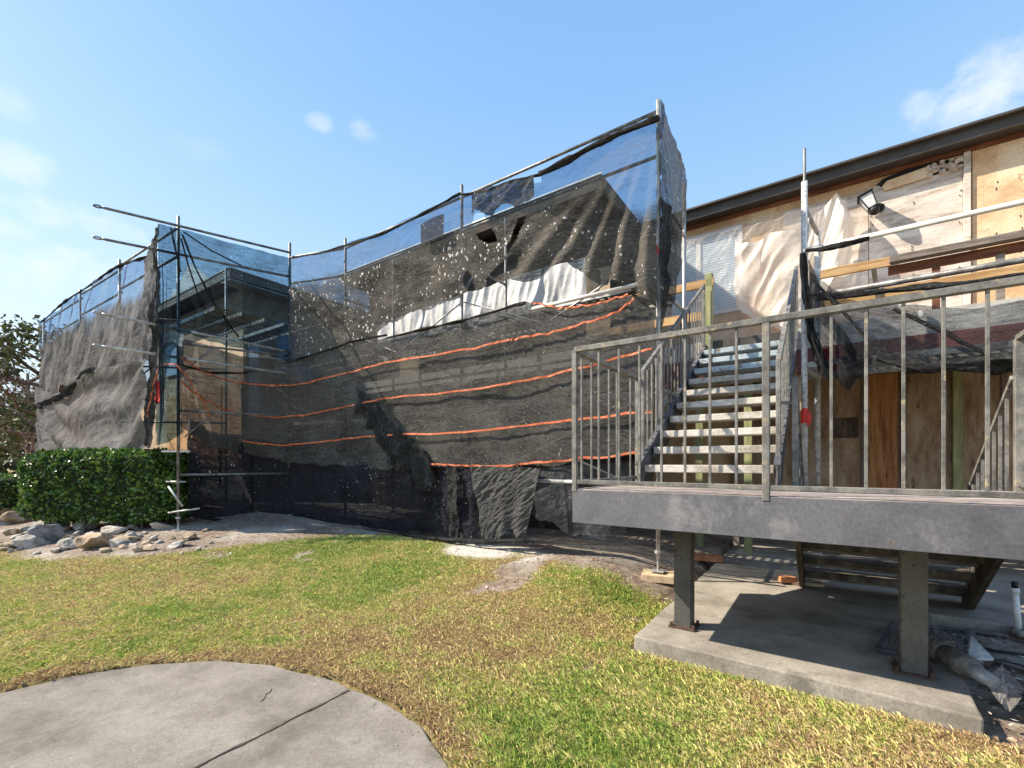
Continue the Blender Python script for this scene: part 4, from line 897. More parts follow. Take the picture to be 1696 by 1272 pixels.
# left face
lv = lambda x: 2.98
net([(66, 532, 652), (90, 518, 655), (110, 497, 640), (126, 487, 632), (160, 466, 625), (192, 441, 620), (220, 432, 612), (247, 424, 600)], M_net_left, 'wrinkled grey upper net of the left face, bluish at its top', 0, lv, nx=300, ny=130, octv=2, fold=.05, ffreq=.4, wr=.06, wsc=.6, ragged=.12, seed=8, sag=.03, crease=.016, csc=2.4, cang=.8, extra=lambda s_, h, L: .035 * math.sin((h * .8 + s_ * .9) * 5.5 + 2.5 * noise.noise(Vector((s_ * .5, h * .5, 2)))))
net([(62, 640, 757), (90, 655, 748), (125, 625, 750), (160, 612, 752), (200, 604, 756), (225, 600, 752), (246, 595, 740)], M_net_leftlow, 'pale grey lower net of the left face hanging above the hedge', -.1, lv, nx=280, ny=110, octv=2, fold=.04, ffreq=.25, wr=.06, wsc=.6, ragged=.06, seed=9, crease=.012, csc=2.2, cang=.3, extra=lambda s_, h, L: .055 * math.sin((h + .09 * (s_ - L * .62) ** 2) * 7.5 + 2.4 * noise.noise(Vector((s_ * .45, h * .7, 6)))))
o = cloth('debris_net', [(on_v(258, 377, 2.8), on_v(240, 738, 2.86)), (on_v(261, 372, 2.78), on_v(247, 742, 2.84)), (on_v(266, 371, 2.78), on_v(254, 735, 2.84))], M_net_bunch, nx=40, ny=140, fold=.05, ffreq=6, wr=.09, wsc=1.8, ragged=.05, seed=10)
tag(o, 'gathered column of net hanging from the projecting tube at the left corner', 'netting', 'debris nets')
o = cloth('debris_net', [(on_v(236, 432, 2.86), on_v(240, 600, 2.9)), (on_v(246, 426, 2.84), on_v(248, 590, 2.88)), (on_v(262, 380, 2.8), on_v(252, 560, 2.84))], M_net_leftlow, nx=40, ny=80, fold=.04, ffreq=5, wr=.06, wsc=2.5, seed=11)
tag(o, 'small flap of net tied to the second projecting tube', 'netting', 'debris nets')
# right end flap
o = cloth('debris_net', [((-1.53, 5.06, 5.33), on_v(1088, 545, 5.06)), ((-1.53, 5.4, 5.3), (-1.53, 5.5, 3.05)), ((-1.53, 5.8, 5.2), (-1.53, 5.75, 3.5)), ((-1.53, 6.15, 5.1), (-1.53, 6.0, 4.35)), ((-1.53, 6.32, 5.02), (-1.53, 6.3, 4.72))], M_net_flap, nx=90, ny=110, fold=.012, ffreq=2, wr=.03, wsc=2, ragged=.08, seed=12, crease=.008, csc=2, cang=1.3)
tag(o, 'net flap folded round the right end of the scaffold', 'netting', 'debris nets')
o = cloth('debris_net', [(on_v(1094, 330, 5.02), on_v(1096, 500, 5.02)), (on_v(1105, 335, 5.1), on_v(1102, 530, 5.1)), (on_v(1114, 340, 5.2), on_v(1109, 470, 5.2))], M_net_bunch, nx=40, ny=80, fold=.04, ffreq=4, wr=.06, wsc=2.5, ragged=.12, seed=13)
tag(o, 'dark ragged tail of net dangling beside the right end pole', 'netting', 'debris nets')
def roll(pts, r, label, seed, m=M_net_bunch, n=70, name='net_roll'):
    """bunched roll of net along a line"""
    P = [Vector(p) for p in pts]; Ls = [0]
    for a, b in zip(P, P[1:]): Ls.append(Ls[-1] + (b - a).length)
    V = []; UV = []; K = 14
    for i in range(n + 1):
        s = Ls[-1] * i / n; k = 0
        while k < len(P) - 2 and s > Ls[k + 1]: k += 1
        c = P[k].lerp(P[k + 1], (s - Ls[k]) / (Ls[k + 1] - Ls[k])); d = (P[k + 1] - P[k]).normalized(); a = d.cross(Vector((0, 0, 1))).normalized(); b = a.cross(d)
        for j in range(K + 1):
            an = 2 * math.pi * j / K; q = Vector((math.cos(an), math.sin(an), 0)); rr = r * (1 + .9 * fbm(Vector((q.x * .8 + s * 2.2, q.y * .8 + s * .7, seed * 3.1)), 4)) * (.55 + .9 * abs(noise.noise(Vector((s * 1.7, seed, 2)))))
            V.append(tuple(c + (a * math.cos(an) + b * math.sin(an)) * max(.012, rr))); UV.append((s, an * r))
    F = [(i * (K + 1) + j, i * (K + 1) + j + 1, (i + 1) * (K + 1) + j + 1, (i + 1) * (K + 1) + j) for i in range(n) for j in range(K)]
    return tag(npmesh(name, V, F, m, None, True, UV), label, 'netting', 'rolled net edges')
roll([on_v(x, y, 5.0) for x, y in ((893, 290), (940, 266), (1000, 233), (1050, 210), (1091, 195))], .05, 'thick rolled edge of net under the highest tube at the right end', 1)
roll([on_v(x, y, 5.0) for x, y in ((765, 322), (800, 318), (850, 300), (893, 289))], .022, 'thin rolled edge of net along the top of the middle', 2)
roll([on_v(x, y, 4.95) for x, y in ((484, 427), (530, 419), (575, 406), (640, 385), (700, 354), (763, 320))], .024, 'thin rolled edge of net along the top left of the big net', 3)
roll([on_v(x, y, 2.95) for x, y in ((68, 534), (110, 497), (150, 472), (192, 442), (246, 424))], .025, 'rolled top edge of the left face net', 4)
roll([on_v(x, y, pv(x) - .03) for x, y in ((300, 604), (345, 617), (400, 618), (440, 612), (480, 600), (560, 574), (580, 566), (640, 555))], .026, 'dark sagging cord of bunched net across the inner corner', 5)
roll([on_v(x, y, 4.95) for x, y in ((640, 560), (700, 546), (765, 531), (830, 513), (870, 501))], .022, 'bunched brownish top edge of the lower net', 6)
roll([(pv_.x, pv_.y, pv_.z) for pv_ in (on_v(320, 856, pv(320) - .05), on_v(400, 866, pv(400)), on_v(480, 868, pv(480)), on_v(560, 874, pv(560) - .06), on_v(650, 884, pv(650) - .1), on_v(740, 894, 4.9), on_v(800, 897, 4.85), on_v(868, 894, 4.85))], .035, 'net trailing on the soil along the foot of the scaffold', 7)
for k, (pts, r_) in enumerate(((((302, 388), (322, 440), (352, 500), (395, 558)), .02), (((300, 395), (312, 440), (332, 500)), .014), (((283, 378), (290, 410), (299, 450)), .018), (((304, 384), (350, 415), (400, 440)), .01))):
    roll([on_v(x, y, pv(max(296, x)) - .07) for x, y in pts], r_, ('thickest', 'middle', 'left', 'thinnest and flattest')[k] + ' dark pulled cord of net fanning from the left corner pole', 30 + k, n=40)
roll([on_v(x, y, 2.84) for x, y in ((64, 672), (84, 664), (108, 652), (126, 634), (142, 618), (156, 612))], .09, 'dark net roll in place of the shadow gap between the left face nets', 19, M_net_black, n=50)  # black roll added to darken the shaded gap between upper and lower net
# net on the right hand walkway scaffold
rv = lambda x: 5.78
net([(1338, 430, 560), (1360, 490, 622), (1392, 545, 640), (1420, 575, 642), (1446, 590, 630)], M_net_black, 'black net hanging in a bundle from the spattered scaffold tube', 0, rv, nx=90, ny=80, fold=.07, ffreq=3, wr=.09, wsc=2.4, ragged=.1, seed=20)
net([(1340, 450, 520), (1400, 498, 585), (1470, 512, 596), (1560, 508, 602), (1640, 500, 600), (1740, 490, 596)], M_net_veil, 'thin black veil of net over the edge of the walkway', -.02, rv, nx=160, ny=60, fold=.05, ffreq=1.2, wr=.07, wsc=1.6, ragged=.05, seed=21)
roll([on_v(x, y, 5.72) for x, y in ((1452, 592), (1490, 600), (1540, 607), (1590, 604), (1640, 598), (1760, 596))], .075, 'rolled black net sagging under the walkway edge', 8, M_net_crumple if False else M_net_bunch)
roll([on_v(x, y, 5.76) for x, y in ((1334, 414), (1360, 413), (1400, 404), (1440, 394))], .028, 'black net wound round the pale tube by the spattered pole', 9)
roll([on_v(x, y, 5.8) for x, y in ((1330, 420), (1334, 460), (1337, 500), (1345, 560), (1372, 625))], .045, 'black net twisted down the spattered pole', 10)
roll([on_v(x, y, 5.74) for x, y in ((1352, 470), (1400, 520), (1460, 590))], .02, 'dark diagonal cord of net left of the walkway veil', 11)
roll([on_v(x, y, 5.74) for x, y in ((1480, 512), (1560, 548), (1640, 590), (1680, 606))], .02, 'dark diagonal cord of net across the walkway veil', 12)
roll([on_v(x, y, 5.8) for x, y in ((1352, 497), (1420, 487), (1500, 478), (1600, 467), (1760, 448))], .03, 'net wound tube along the bottom of the timber guard', 13)

# orange straps lying on the nets
def strap(pts, label, w_=.026, dv=-.1):
    P = [on_v(x, y, pv(x) + dv) for x, y in pts]; S = []
    for i in range(len(P) - 1):
        p0, p1, p2, p3 = P[max(i - 1, 0)], P[i], P[i + 1], P[min(i + 2, len(P) - 1)]
        for k in range(10):
            f = k / 10; S.append(.5 * ((2 * p1) + (p2 - p0) * f + (2 * p0 - 5 * p1 + 4 * p2 - p3) * f * f + (3 * p1 - p0 - 3 * p2 + p3) * f ** 3))
    S.append(P[-1]); mb = MB(); V = []
    for i, p in enumerate(S):
        tw = .35 * noise.noise(Vector((i * .21, len(pts), 3))); hh = w_ / 2 * (1 + .4 * noise.noise(Vector((i * .33, 1, len(pts)))))
        jit = Vector((0, .02 * noise.noise(Vector((i * .5, 7, 1))), .024 * noise.noise(Vector((i * .31, 3, 9 + len(pts))))))
        for a, b in ((-1, -1), (1, -1), (1, 1), (-1, 1)): V.append(p + jit + Vector((0, b * .006 + a * tw * .02, a * hh)))
    F = [(i * 4 + k, i * 4 + (k + 1) % 4, i * 4 + 4 + (k + 1) % 4, i * 4 + 4 + k) for i in range(len(S) - 1) for k in range(4)]
    mb.add(V, F); return tag(mb.build('safety_strap', M_strap), label, 'strap', 'orange straps across the lower net')
strap([(300, 592), (345, 619), (400, 634), (480, 638), (560, 621), (640, 601), (760, 581), (830, 566), (852, 561)], 'topmost orange strap on the left part of the lower net')
strap([(848, 562), (900, 553), (960, 538), (1020, 517), (1050, 494)], 'orange strap rising to the right end of the gap')
strap([(300, 632), (345, 665), (400, 685), (480, 690), (560, 676), (640, 660), (760, 648), (860, 632), (950, 612), (1080, 578)], 'second orange strap running the full width of the lower net')
strap([(403, 730), (460, 737), (540, 731), (620, 722), (760, 716), (860, 706), (960, 694), (1080, 682)], 'third orange strap across the lower net and behind the landing railing')
strap([(710, 768), (760, 771), (820, 772), (880, 767), (960, 760), (1078, 749)], 'thin faded orange strap along the bottom hem of the lower net', .026)
strap([(880, 500), (920, 509), (960, 508), (1000, 500), (1040, 487)], 'slack reddish strap drooping in the gap between the nets', .02)
strap([(243, 690), (252, 650), (262, 612), (280, 602), (300, 612), (320, 640), (350, 690)], 'orange cord wound round the gathered net at the left corner', .02, -.25)

# ================================================================== SHEETS ON THE WALLS
def vs(x, y, v): return on_v(x, y, v)
o = cloth('plastic_sheet', [((-3.1, 8.9, 5.5), (-3.1, 8.9, 3.15)), ((-2.0, 8.9, 5.55), (-2.0, 8.9, 3.15)), ((-1.0, 8.9, 5.55), (-1.0, 8.9, 3.15)), ((.25, 8.9, 5.5), (.1, 8.9, 3.15))], M_film_clear, nx=180, ny=130, fold=.01, ffreq=2, wr=.015, wsc=1.8, seed=30, crease=.014, csc=1.6, cang=.9)
tag(o, 'clear wrinkled plastic sheet covering the window and the wall round it', 'plastic sheet', 'plastic sheets on the walls')
o = cloth('plastic_sheet', [(vs(1216, 398, 8.72), vs(1222, 505, 8.72)), (vs(1228, 410, 8.7), vs(1242, 520, 8.7)), (vs(1262, 402, 8.68), vs(1270, 540, 8.66)), (vs(1280, 385, 8.66), vs(1300, 545, 8.6)), (vs(1320, 382, 8.66), vs(1335, 540, 8.62)), (vs(1362, 345, 8.7), vs(1372, 470, 8.66)), (vs(1388, 316, 8.74), vs(1395, 430, 8.72)), (vs(1412, 360, 8.78), vs(1412, 420, 8.76))],
      M_film_white, nx=170, ny=130, octv=2, fold=.1, ffreq=1.1, wr=.12, wsc=1.3, ragged=.08, seed=31, fan=2.5, crease=.06, csc=1.0, cang=.8)
tag(o, 'crumpled milky plastic sheet slumped on the plywood wall', 'plastic sheet', 'plastic sheets on the walls')
o = cloth('plastic_sheet', [(on_v(x, yt, 6.55), on_v(x, yb, 6.5)) for x, yt, yb in ((628, 540, 598), (700, 510, 588), (760, 488, 566), (830, 466, 545), (860, 456, 536), (940, 434, 512), (972, 426, 500))], M_film_wrap, nx=240, ny=40, octv=2, fold=.02, ffreq=.9, wr=.04, wsc=1.1, ragged=.05, seed=32, crease=.03, csc=1.5, cang=1.5)
tag(o, 'bright white sheeting wrapped along the balcony behind the gap in the nets', 'plastic sheet', 'plastic sheets on the walls')
o = cloth('plastic_sheet', [(on_v(890, 776, 4.98), on_v(880, 850, 4.95)), (on_v(930, 772, 5.0), on_v(940, 885, 4.8)), (on_v(990, 768, 5.1), on_v(1000, 892, 4.9)), (on_v(1050, 764, 5.15), on_v(1035, 885, 5.0))], M_film_grey, nx=80, ny=60, fold=.06, ffreq=1.2, wr=.06, wsc=1.5, ragged=.06, seed=33)
tag(o, 'grey translucent film drooping to the soil left of the landing', 'plastic sheet', 'plastic sheets on the walls')
o = cloth('plastic_sheet', [(on_v(970, 448, 6.6), on_v(970, 560, 6.6)), (on_v(1010, 440, 6.6), on_v(1010, 545, 6.6))], M_palewood, nx=20, ny=20, wr=.02, seed=34)
tag(o, 'tan board standing behind the right end of the gap in the nets', 'board')
o['category'] = 'board'; o.name = 'tan_board'

o = cloth('plastic_sheet', [(on_v(250, 556, 3.0), on_v(252, 578, 3.0)), (on_v(266, 545, 2.95), on_v(262, 586, 2.95)), (on_v(284, 548, 3.0), on_v(280, 572, 3.0)), (on_v(302, 552, 3.05), on_v(304, 570, 3.05))], M_film_wrap, nx=50, ny=24, fold=.05, ffreq=4, wr=.06, wsc=4, seed=36)
tag(o, 'small pale bundle of sheeting caught on the left corner pole', 'plastic sheet', 'plastic sheets on the walls')
# ------------------------------------------------------------------ wall lantern and its crooked cage
ln = thing('wall_lantern', (.52, 8.9, 5.2), 'black wall lantern hanging askew on the plywood wall', 'lantern')
c = Vector((.52, 8.74, 5.24)); ax = Vector((.42, -.1, -1)).normalized(); sx_ = ax.cross(Vector((0, 1, 0))).normalized(); sy_ = ax.cross(sx_)
def LP(a, b, h): return c + sx_ * a + sy_ * b + ax * h
mb = MB()
for a, b in ((-1, -1), (1, -1), (1, 1), (-1, 1)): mb.bar(LP(a * .085, b * .085, -.13), LP(a * .055, b * .055, .1), .012, .012)
for h, w_ in ((-.13, .085), (.1, .055)):
    q = [LP(-w_, -w_, h), LP(w_, -w_, h), LP(w_, w_, h), LP(-w_, w_, h)]
    for i in range(4): mb.bar(q[i], q[(i + 1) % 4], .016, .016)
mb.prism([LP(-.1, -.1, -.135), LP(.1, -.1, -.135), LP(.1, .1, -.135), LP(-.1, .1, -.135)], -ax * .012)
mb.build('cage', M_black, ln)
mb = MB(); q = .95
vs4 = [LP(a * .075, b * .075, -.12) for a, b in ((-1, -1), (1, -1), (1, 1), (-1, 1))] + [LP(a * .05, b * .05, .09) for a, b in ((-1, -1), (1, -1), (1, 1), (-1, 1))]
mb.add(vs4, [(0, 1, 5, 4), (1, 2, 6, 5), (2, 3, 7, 6), (3, 0, 4, 7)]).build('glass_pane', M_white, ln)
MB().tube([LP(0, 0, .1), LP(0, 0, .14), LP(0, 0, .18), LP(0, 0, .22)], [.06, .075, .06, .02], 12).build('base_cup', M_black, ln, True)
MB().tube([LP(.0, 0, .16), LP(.08, .02, .1), (.66, 8.86, 5.24), (.66, 8.97, 5.22)], .016, 8).build('bracket_arm', M_black, ln, True)
MB().tube([(.66, 8.93, 5.22), (.66, 8.97, 5.22)], .06, 14).build('wall_plate', M_black, ln)

# ================================================================== PLANTS
def leafmat(name, a, b, c, rough=.35, trans=.25, spec=.5):
    t = NT(name); rr = t.n('ShaderNodeAttribute', attribute_name='rnd').outputs['Fac']
    cc = t.ramp(rr, [(0, a), (.55, b), (1, c)])
    p = t.n('ShaderNodeBsdfPrincipled', {'Base Color': cc, 'Roughness': rough, 'Specular IOR Level': spec}).outputs[0]
    return t.surf(t.n('ShaderNodeMixShader', {0: trans, 1: p, 2: t.n('ShaderNodeBsdfTranslucent', {'Color': cc}).outputs[0]}).outputs[0])
M_leaf = leafmat('hedge_leaf', (.02, .055, .01), (.08, .17, .026), (.22, .34, .06), .28, .25, .7)
M_leaf_tree = leafmat('tree_leaf', (.04, .055, .02), (.085, .1, .04), (.15, .16, .075), .6, .2, .3)
M_leaf_yel = leafmat('yellow_leaf', (.2, .16, .03), (.34, .26, .04), (.45, .36, .08), .5, .3, .3)
M_leaf_dry = leafmat('dry_leaf', (.1, .075, .055), (.17, .13, .1), (.24, .2, .16), .8, .2, .2)
def leaves(name, pts, size, m, parent=None, droop=.5):
    V = []; F = []; A = []
    for p in pts:
        s = size * random.uniform(.6, 1.35); d = Vector((random.gauss(0, 1), random.gauss(0, 1), random.gauss(.25, .7))).normalized(); e = d.cross(Vector((random.gauss(0, 1), random.gauss(0, 1), random.gauss(0, 1)))).normalized(); n = d.cross(e)
        o = len(V); p = Vector(p); k = .48 * s
        V += [p - d * s * .5, p + e * k * .75 + n * s * .06, p + d * s * .55, p - e * k * .75 + n * s * .06]; F.append((o, o + 1, o + 2, o + 3)); A += [min(1, max(0, .5 + .38 * random.uniform(-1, 1) + .55 * noise.noise(p * (.28 / size))))] * 4
    return npmesh(name, [tuple(v) for v in V], F, m, parent, False, attrs={'rnd': A})
def hedge(loc, sx, sy, sz, rz, n, m, label, size=.05, group=None):
    """clipped hedge: lumpy rounded block of small leaves round a twiggy core"""
    h = thing('hedge', loc, label, 'hedge', group); pts = []; mt = Matrix.Rotation(rz, 3, 'Z'); loc = Vector(loc)
    while len(pts) < n:
        p = Vector((random.uniform(-1, 1), random.uniform(-1, 1), random.uniform(-1, 1)))
        e = (abs(p.x) ** 5 + abs(p.y) ** 5 + abs(p.z) ** 5) ** .2
        q = p / max(e, 1e-3); lump = 1 + .07 * noise.noise(Vector((q.x * 2.6 * sx, q.y * 2.6, q.z * 2.2))) + .05 * noise.noise(Vector((q.x * 7 * sx, q.y * 7, q.z * 6)))
        q *= lump * (1 - abs(random.gauss(0, .07)))
        if q.z < -.97 and random.random() < .6: continue
        gap = noise.noise(Vector((q.x * 5 * sx, q.y * 5, q.z * 5)) + Vector((9, 9, 9)))
        if gap < -.2 and random.random() < .8: q *= .84
        pts.append(loc + mt @ Vector((q.x * sx / 2, q.y * sy / 2, sz * (.55 + .45 * q.z))))
    leaves('foliage', pts, size, m, h)
    mb = MB()
    for k in range(26):
        a = mt @ Vector((random.uniform(-.45, .45) * sx, random.uniform(-.4, .4) * sy, 0)); b = a * 1.05 + Vector((random.gauss(0, .1), random.gauss(0, .1), sz * random.uniform(.6, .9)))
        mb.tube([loc + a, loc + a * 1.02 + Vector((0, 0, sz * .3)), loc + b], [.02, .015, .006], 6)
    mb.build('stem', M_bark, h)
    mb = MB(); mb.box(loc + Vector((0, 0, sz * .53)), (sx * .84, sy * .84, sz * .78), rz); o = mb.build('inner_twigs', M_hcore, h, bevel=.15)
    return h
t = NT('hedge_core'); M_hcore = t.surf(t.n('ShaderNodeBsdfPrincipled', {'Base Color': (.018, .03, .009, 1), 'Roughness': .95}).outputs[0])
A_, B_ = Vector((-11.9, 1.62, 0)), Vector((-9.45, 3.0, 0)); d_ = B_ - A_
nrm = Vector((-d_.y, d_.x, 0)).normalized(); ctr = (A_ + B_) / 2 + nrm * .42
hedge((ctr.x, ctr.y, .07), d_.length + .3, 1.0, 1.48, math.atan2(d_.y, d_.x), 22000, M_leaf, 'clipped glossy green hedge beside the bare scaffold leg', .062)
hedge((-17.2, 2.25, -.02), 1.6, 1.3, 1.02, .2, 4200, M_leaf, 'small dark green clipped bush at the left edge of the picture', .06)
hedge((-27, 6.5, -.05), 3.2, 2.0, 1.3, .1, 3500, M_leaf_yel, 'yellowish bush in the distance at the left edge', .1)

def tree(loc, H, spread, n, m, label, cat='tree', crown0=.35, size=.16, seed=1, bare=False, tr=.2, name='tree'):
    rnd = random.Random(seed); root = thing(name, loc, label, cat); loc = Vector(loc); mb = MB(); tips = []
    top = loc + Vector((rnd.gauss(0, .3), rnd.gauss(0, .3), H * .75))
    tk = [loc + Vector((0, 0, -.1)), loc.lerp(top, .25) + Vector((rnd.gauss(0, .1), rnd.gauss(0, .1), 0)), loc.lerp(top, .55) + Vector((rnd.gauss(0, .2), rnd.gauss(0, .2), 0)), top]
    MB().tube(tk, [tr * 1.3, tr, tr * .7, tr * .25], 10).build('trunk', M_bark, root, True)
    def grow(p, d, L, r, depth):
        e = p + d * L; mid = p.lerp(e, .5) + Vector((rnd.gauss(0, L * .07), rnd.gauss(0, L * .07), rnd.gauss(0, L * .05))); mb.tube([p, mid, e], [r, r * .8, r * .5], 5 if depth else 6, False)
        if depth == 0: tips.append(e); tips.append(mid); return
        for k in range(rnd.randint(2, 4)):
            nd = (d + Vector((rnd.gauss(0, .55), rnd.gauss(0, .55), rnd.gauss(.12, .35)))).normalized(); grow(p.lerp(e, rnd.uniform(.45, 1)), nd, L * rnd.uniform(.55, .8), r * .55, depth - 1)
    for k in range(11):
        f = rnd.uniform(crown0, .98); a = rnd.random() * 6.28; p = loc.lerp(top, f)
        grow(p, Vector((math.cos(a), math.sin(a), rnd.uniform(.1, .8))).normalized(), spread * rnd.uniform(.35, .62), tr * .42, 3 if bare else 2)
    mb.build('limbs', M_twig if bare else M_bark, root)
    if n:
        pts = []
        for k in range(n):
            tp = rnd.choice(tips); pts.append(tp + Vector((rnd.gauss(0, 1), rnd.gauss(0, 1), rnd.gauss(0, .7))) * spread * .09)
        leaves('crown', pts, size, m, root)
    return root
tree((-28.5, 5.0, -.1), 7.0, 4.2, 6500, M_leaf_tree, 'broad green tree with open branches behind the far end of the left net', seed=4, size=.2, tr=.26)
tree((-37, 5.4, -.1), 8.6, 5.2, 4200, M_leaf_tree, 'taller green tree standing further back at the left edge', seed=9, size=.22, tr=.24)
tree((-21.5, 3.4, -.1), 4.4, 2.6, 500, M_leaf_dry, 'bare reddish twiggy tree left of the netting', seed=12, size=.08, bare=True, tr=.09, crown0=.2)
tree((-24.5, 5.2, -.1), 4.6, 2.8, 700, M_leaf_dry, 'second bare twiggy tree behind the first', seed=15, size=.08, bare=True, tr=.09, crown0=.2)
# far belt of woodland
V = []; pts = []
for k in range(26000):
    a = random.uniform(-165, 165); x = -70 + random.gauss(0, 5) + .02 * a; hh = 5.5 + 2.5 * noise.noise(Vector((a * .09, 1, 4))) + 1.5 * noise.noise(Vector((a * .4, 2, 4))); z = hh * random.random() ** .8
    if z > 0: pts.append((x, a * .7 + 20, z))
tag(leaves('woodland', pts, .9, M_leaf_tree), 'dim belt of woodland far beyond the left end of the building', 'trees', kind='stuff')

# ================================================================== ROCKS, JUNK, SMALL THINGS
def rock(loc, s, label, seed, group='rocks edging the planting bed', m=M_rock):
    bm = bmesh.new(); bmesh.ops.create_icosphere(bm, subdivisions=3, radius=1); rnd = random.Random(seed)
    pl = [(Vector((rnd.gauss(0, 1), rnd.gauss(0, 1), rnd.gauss(0, 1))).normalized(), rnd.uniform(.45, .85)) for _ in range(9)]
    for v in bm.verts:
        p = v.co.copy()
        for n, d in pl:
            q = p.dot(n)
            if q > d: p -= n * (q - d)
        p *= 1 + .12 * fbm(p * 2.2 + Vector((seed, 0, 0)), 4); v.co = Vector((p.x * s[0], p.y * s[1], p.z * s[2]))
    me = bpy.data.meshes.new('rock'); bm.to_mesh(me); bm.free(); me.materials.append(m); o = bpy.data.objects.new('rock', me); col.objects.link(o)
    o.location = loc; o.rotation_euler = (rnd.gauss(0, .2), rnd.gauss(0, .2), rnd.random() * 6.28); return tag(o, label, 'rock', group)
M_rockgrey = pmat('grey_rock', [(.3, (.09, .095, .1)), (.5, (.19, .195, .2)), (.7, (.33, .33, .33))], 4, 10, .95, 0, .8, 22, .02, rnd=.2)
M_rocktan = pmat('tan_rock', [(.3, (.24, .17, .1)), (.5, (.4, .3, .2)), (.7, (.52, .43, .32))], 4, 10, .95, 0, .8, 22, .02, rnd=.15)
def at_ground(px, py):
    z = .1
    for _ in range(12): p = on_z(px, py, z); z = .5 * z + .5 * gz(p.x, p.y)
    return on_z(px, py, z)
def rk(px, py, wpx, label, seed, m=M_rock, flat=.6):
    p = at_ground(px, py); Z = -p.x * _s + p.y * _c; s = wpx * 1.25 * Z / FPX / 2; p.z += s * flat * .45; rock(p, (s * 1.15, s * .95, s * flat), label, seed, m=m)
rk(76, 898, 34, 'large dark grey upright rock at the front of the pile by the hedge', 3, M_rockgrey, 1.1)
rk(96, 880, 30, 'grey rock leaning behind the large dark one under the hedge', 5, M_rockgrey, .8)
rk(158, 906, 44, 'large pointed tan rock at the front of the bed', 8, M_rocktan, .75)
rk(141, 878, 26, 'pale angular rock tucked under the hedge, right of the grey ones', 11, M_rock, .8)
rk(188, 884, 34, 'long pale rock right of the tan pointed one', 14, M_rock, .55)
rk(122, 906, 32, 'flat mottled rock between the dark grey and the tan rock', 17, M_rock, .6)
rk(52, 905, 40, 'broad pale rock left of the large dark grey rock', 20, M_rock, .6)
rk(30, 866, 34, 'rounded brownish rock at the left end of the hedge', 23, M_rocktan, .7)
rk(296, 905, 24, 'lone grey rock on the soil right of the pile', 26, M_rock, .6)
rk(312, 893, 20, 'small tan rock beside the lone grey one', 29, M_rocktan, .7)
rk(212, 898, 30, 'flat brown rock half buried at the right end of the pile', 30, M_rocktan, .5)
_r = random.Random(77)
for k, (x, y, w_) in enumerate(((8, 852, 22), (14, 838, 20), (4, 870, 20), (20, 885, 18), (36, 892, 16), (66, 872, 18), (110, 893, 16), (136, 897, 14), (168, 889, 16), (176, 914, 14), (92, 915, 14), (228, 890, 14), (246, 905, 10), (266, 899, 10), (328, 912, 10), (340, 880, 9), (10, 812, 16), (60, 918, 10), (22, 826, 16), (44, 880, 15), (150, 888, 12), (199, 872, 13), (30, 905, 14), (84, 868, 14), (60, 885, 15), (112, 878, 14), (130, 886, 13), (205, 908, 12), (222, 904, 9), (240, 884, 9), (284, 893, 9), (255, 893, 8), (232, 870, 9), (300, 918, 8), (350, 900, 7), (360, 890, 7), (2, 905, 14), (18, 915, 10)) + tuple((_r.uniform(0, 270), _r.uniform(872, 914), _r.uniform(11, 24)) for _ in range(26))):
    rk(x, y, w_, 'small pale limestone rock scattered along the edge of the bed', 40 + k, M_rock if k % 3 else M_rocktan, .6)
# white upright drain pipe with a black cap
p = thing('drain_pipe', (1.24, 5.22, -.02), 'white upright plastic pipe stub with a black cap at the right edge', 'pipe')
MB().tube([(1.24, 5.22, -.05), (1.22, 5.23, .3)], .021, 14).build('pipe', M_pvc, p, True)
MB().tube([(1.222, 5.229, .28), (1.22, 5.23, .32)], .026, 14).build('coupling', M_pvc, p, True)
MB().tube([(1.22, 5.23, .32), (1.218, 5.231, .37)], .02, 14).build('cap', M_black, p, True)
mb = MB(); 
for k in range(7): mb.box((1.24 + random.gauss(0, .07), 5.2 + random.gauss(0, .05), -.01), (.1, .09, .05), random.random())
tag(mb.build('mortar_lump', M_concrete, bevel=.02), 'lump of mortar round the foot of the white pipe stub', 'mortar')
# metal grate leaning on the slab behind the right post
gt = thing('metal_grate', (.42, 4.4, .02), 'dark metal framed mesh lying on the pad behind the right landing post', 'grate')
a, b, c_, e = on_z(1452, 1075, .03), on_z(1478, 1032, .06), Vector((.85, 4.75, .05)), Vector((.78, 4.05, .03))
mb = MB()
for p, q in ((a, b), (b, c_), (c_, e), (e, a)): mb.bar(p, q, .028, .025)
mb.build('frame', M_stringer, gt)
mb = MB()
for k in range(1, 9): f = k / 9; mb.bar(a.lerp(e, f), b.lerp(c_, min(1, f + .12)), .007, .007); mb.bar(a.lerp(e, f), b.lerp(c_, max(0, f - .12)), .007, .007)
mb.build('mesh', M_stringer, gt)
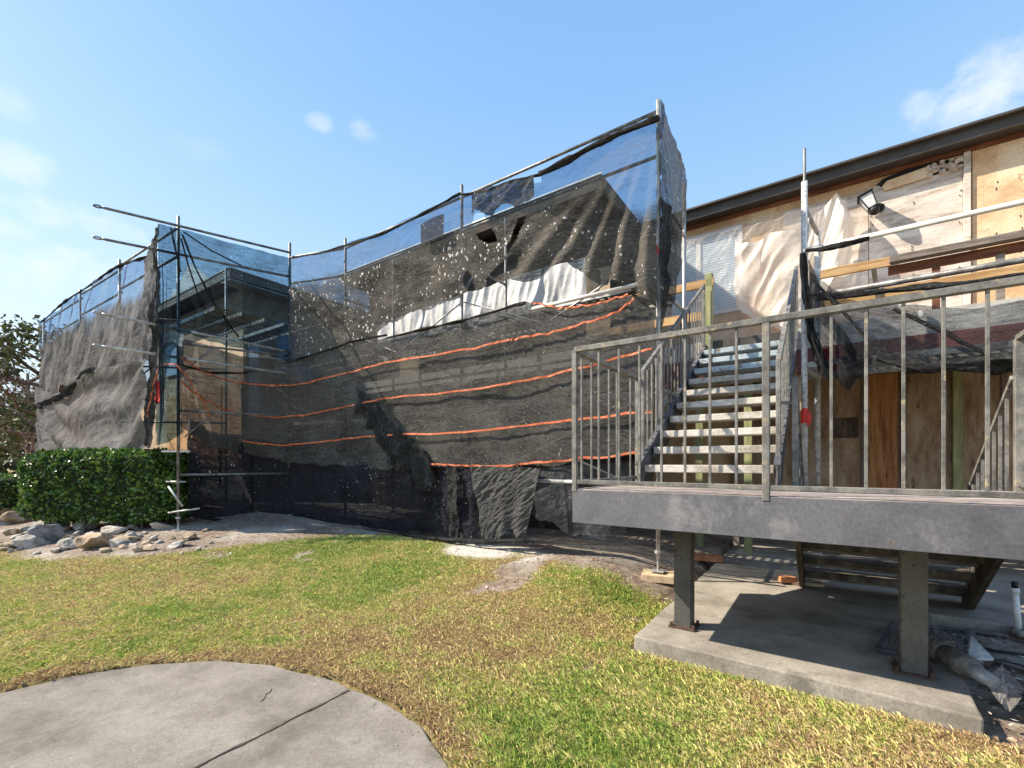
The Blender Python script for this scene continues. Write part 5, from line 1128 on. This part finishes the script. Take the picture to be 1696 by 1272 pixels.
# crushed lamp fitting on the ground by the post
jk = thing('broken_lamp', (.66, 3.85, .08), 'broken dusty metal lamp fitting lying by the right landing post', 'lamp')
A0, A1 = Vector((.62, 3.98, .085)), Vector((.78, 3.7, .06)); d = (A1 - A0).normalized()
MB().tube([A0, A0.lerp(A1, .5), A0.lerp(A1, .52), A0.lerp(A1, .62)], [.065, .072, .06, .06], 16).build('drum', M_junk, jk, True)
MB().tube([A0.lerp(A1, .62), A1], [.045, .034], 14).build('neck', M_galv, jk, True)
MB().tube([A0 - d * .14, A0 - d * .03, A0], [.045, .078, .065], 14).build('housing', M_junk, jk, True)
MB().box(A0 + Vector((-.02, .08, .03)), (.14, .1, .09), .6).build('mount_box', M_junk, jk, bevel=.01)
MB().prism([A0 + Vector((.08, -.1, .02)), A0 + Vector((.2, -.06, .03)), A0 + Vector((.12, .04, .12))], (.01, .01, .012)).build('bent_plate', M_galv, jk)
# crumpled clear wrapper with a white label
mb = MB(); bm = []
w0 = Vector((.93, 3.66, .0)); pts = [(on_z(x, y, .04)) for x, y in ((1632, 1135), (1660, 1125), (1690, 1150), (1680, 1172), (1650, 1162))]
o = cloth('plastic_wrapper', [(pts[0] + Vector((0, 0, .06)), pts[4]), (pts[1] + Vector((0, 0, .1)), pts[4].lerp(pts[3], .5)), (pts[2] + Vector((0, 0, .03)), pts[3])], M_film_clear, nx=40, ny=30, fold=.01, ffreq=4, wr=.02, wsc=6, seed=40)
tag(o, 'crumpled clear plastic wrapper on the soil at the right', 'wrapper')
# cables and sticks on the soil
for k in range(12):
    a = Vector((random.uniform(.75, 1.0), random.uniform(3.6, 5.1), 0)); P = []; an = random.uniform(-1.0, .6)
    for i in range(9): P.append(Vector((a.x + i * .16 * math.cos(an) + .05 * noise.noise(Vector((i * .6, k, 1))), a.y + i * .16 * math.sin(an) + .1 * noise.noise(Vector((i * .5, k, 5))), gz(a.x + i * .16, a.y) + .015 + .012 * abs(noise.noise(Vector((i, k, 2)))))))
    tag(MB().tube(P, random.uniform(.005, .011), 6).build('cable' if k % 2 else 'stick', M_cable if k % 2 else M_bark, None, True), ('loose dark cable' if k % 2 else 'thin brown stick') + ' lying on the dark soil right of the pad', 'cable' if k % 2 else 'stick', 'cables on the soil' if k % 2 else 'sticks on the soil')
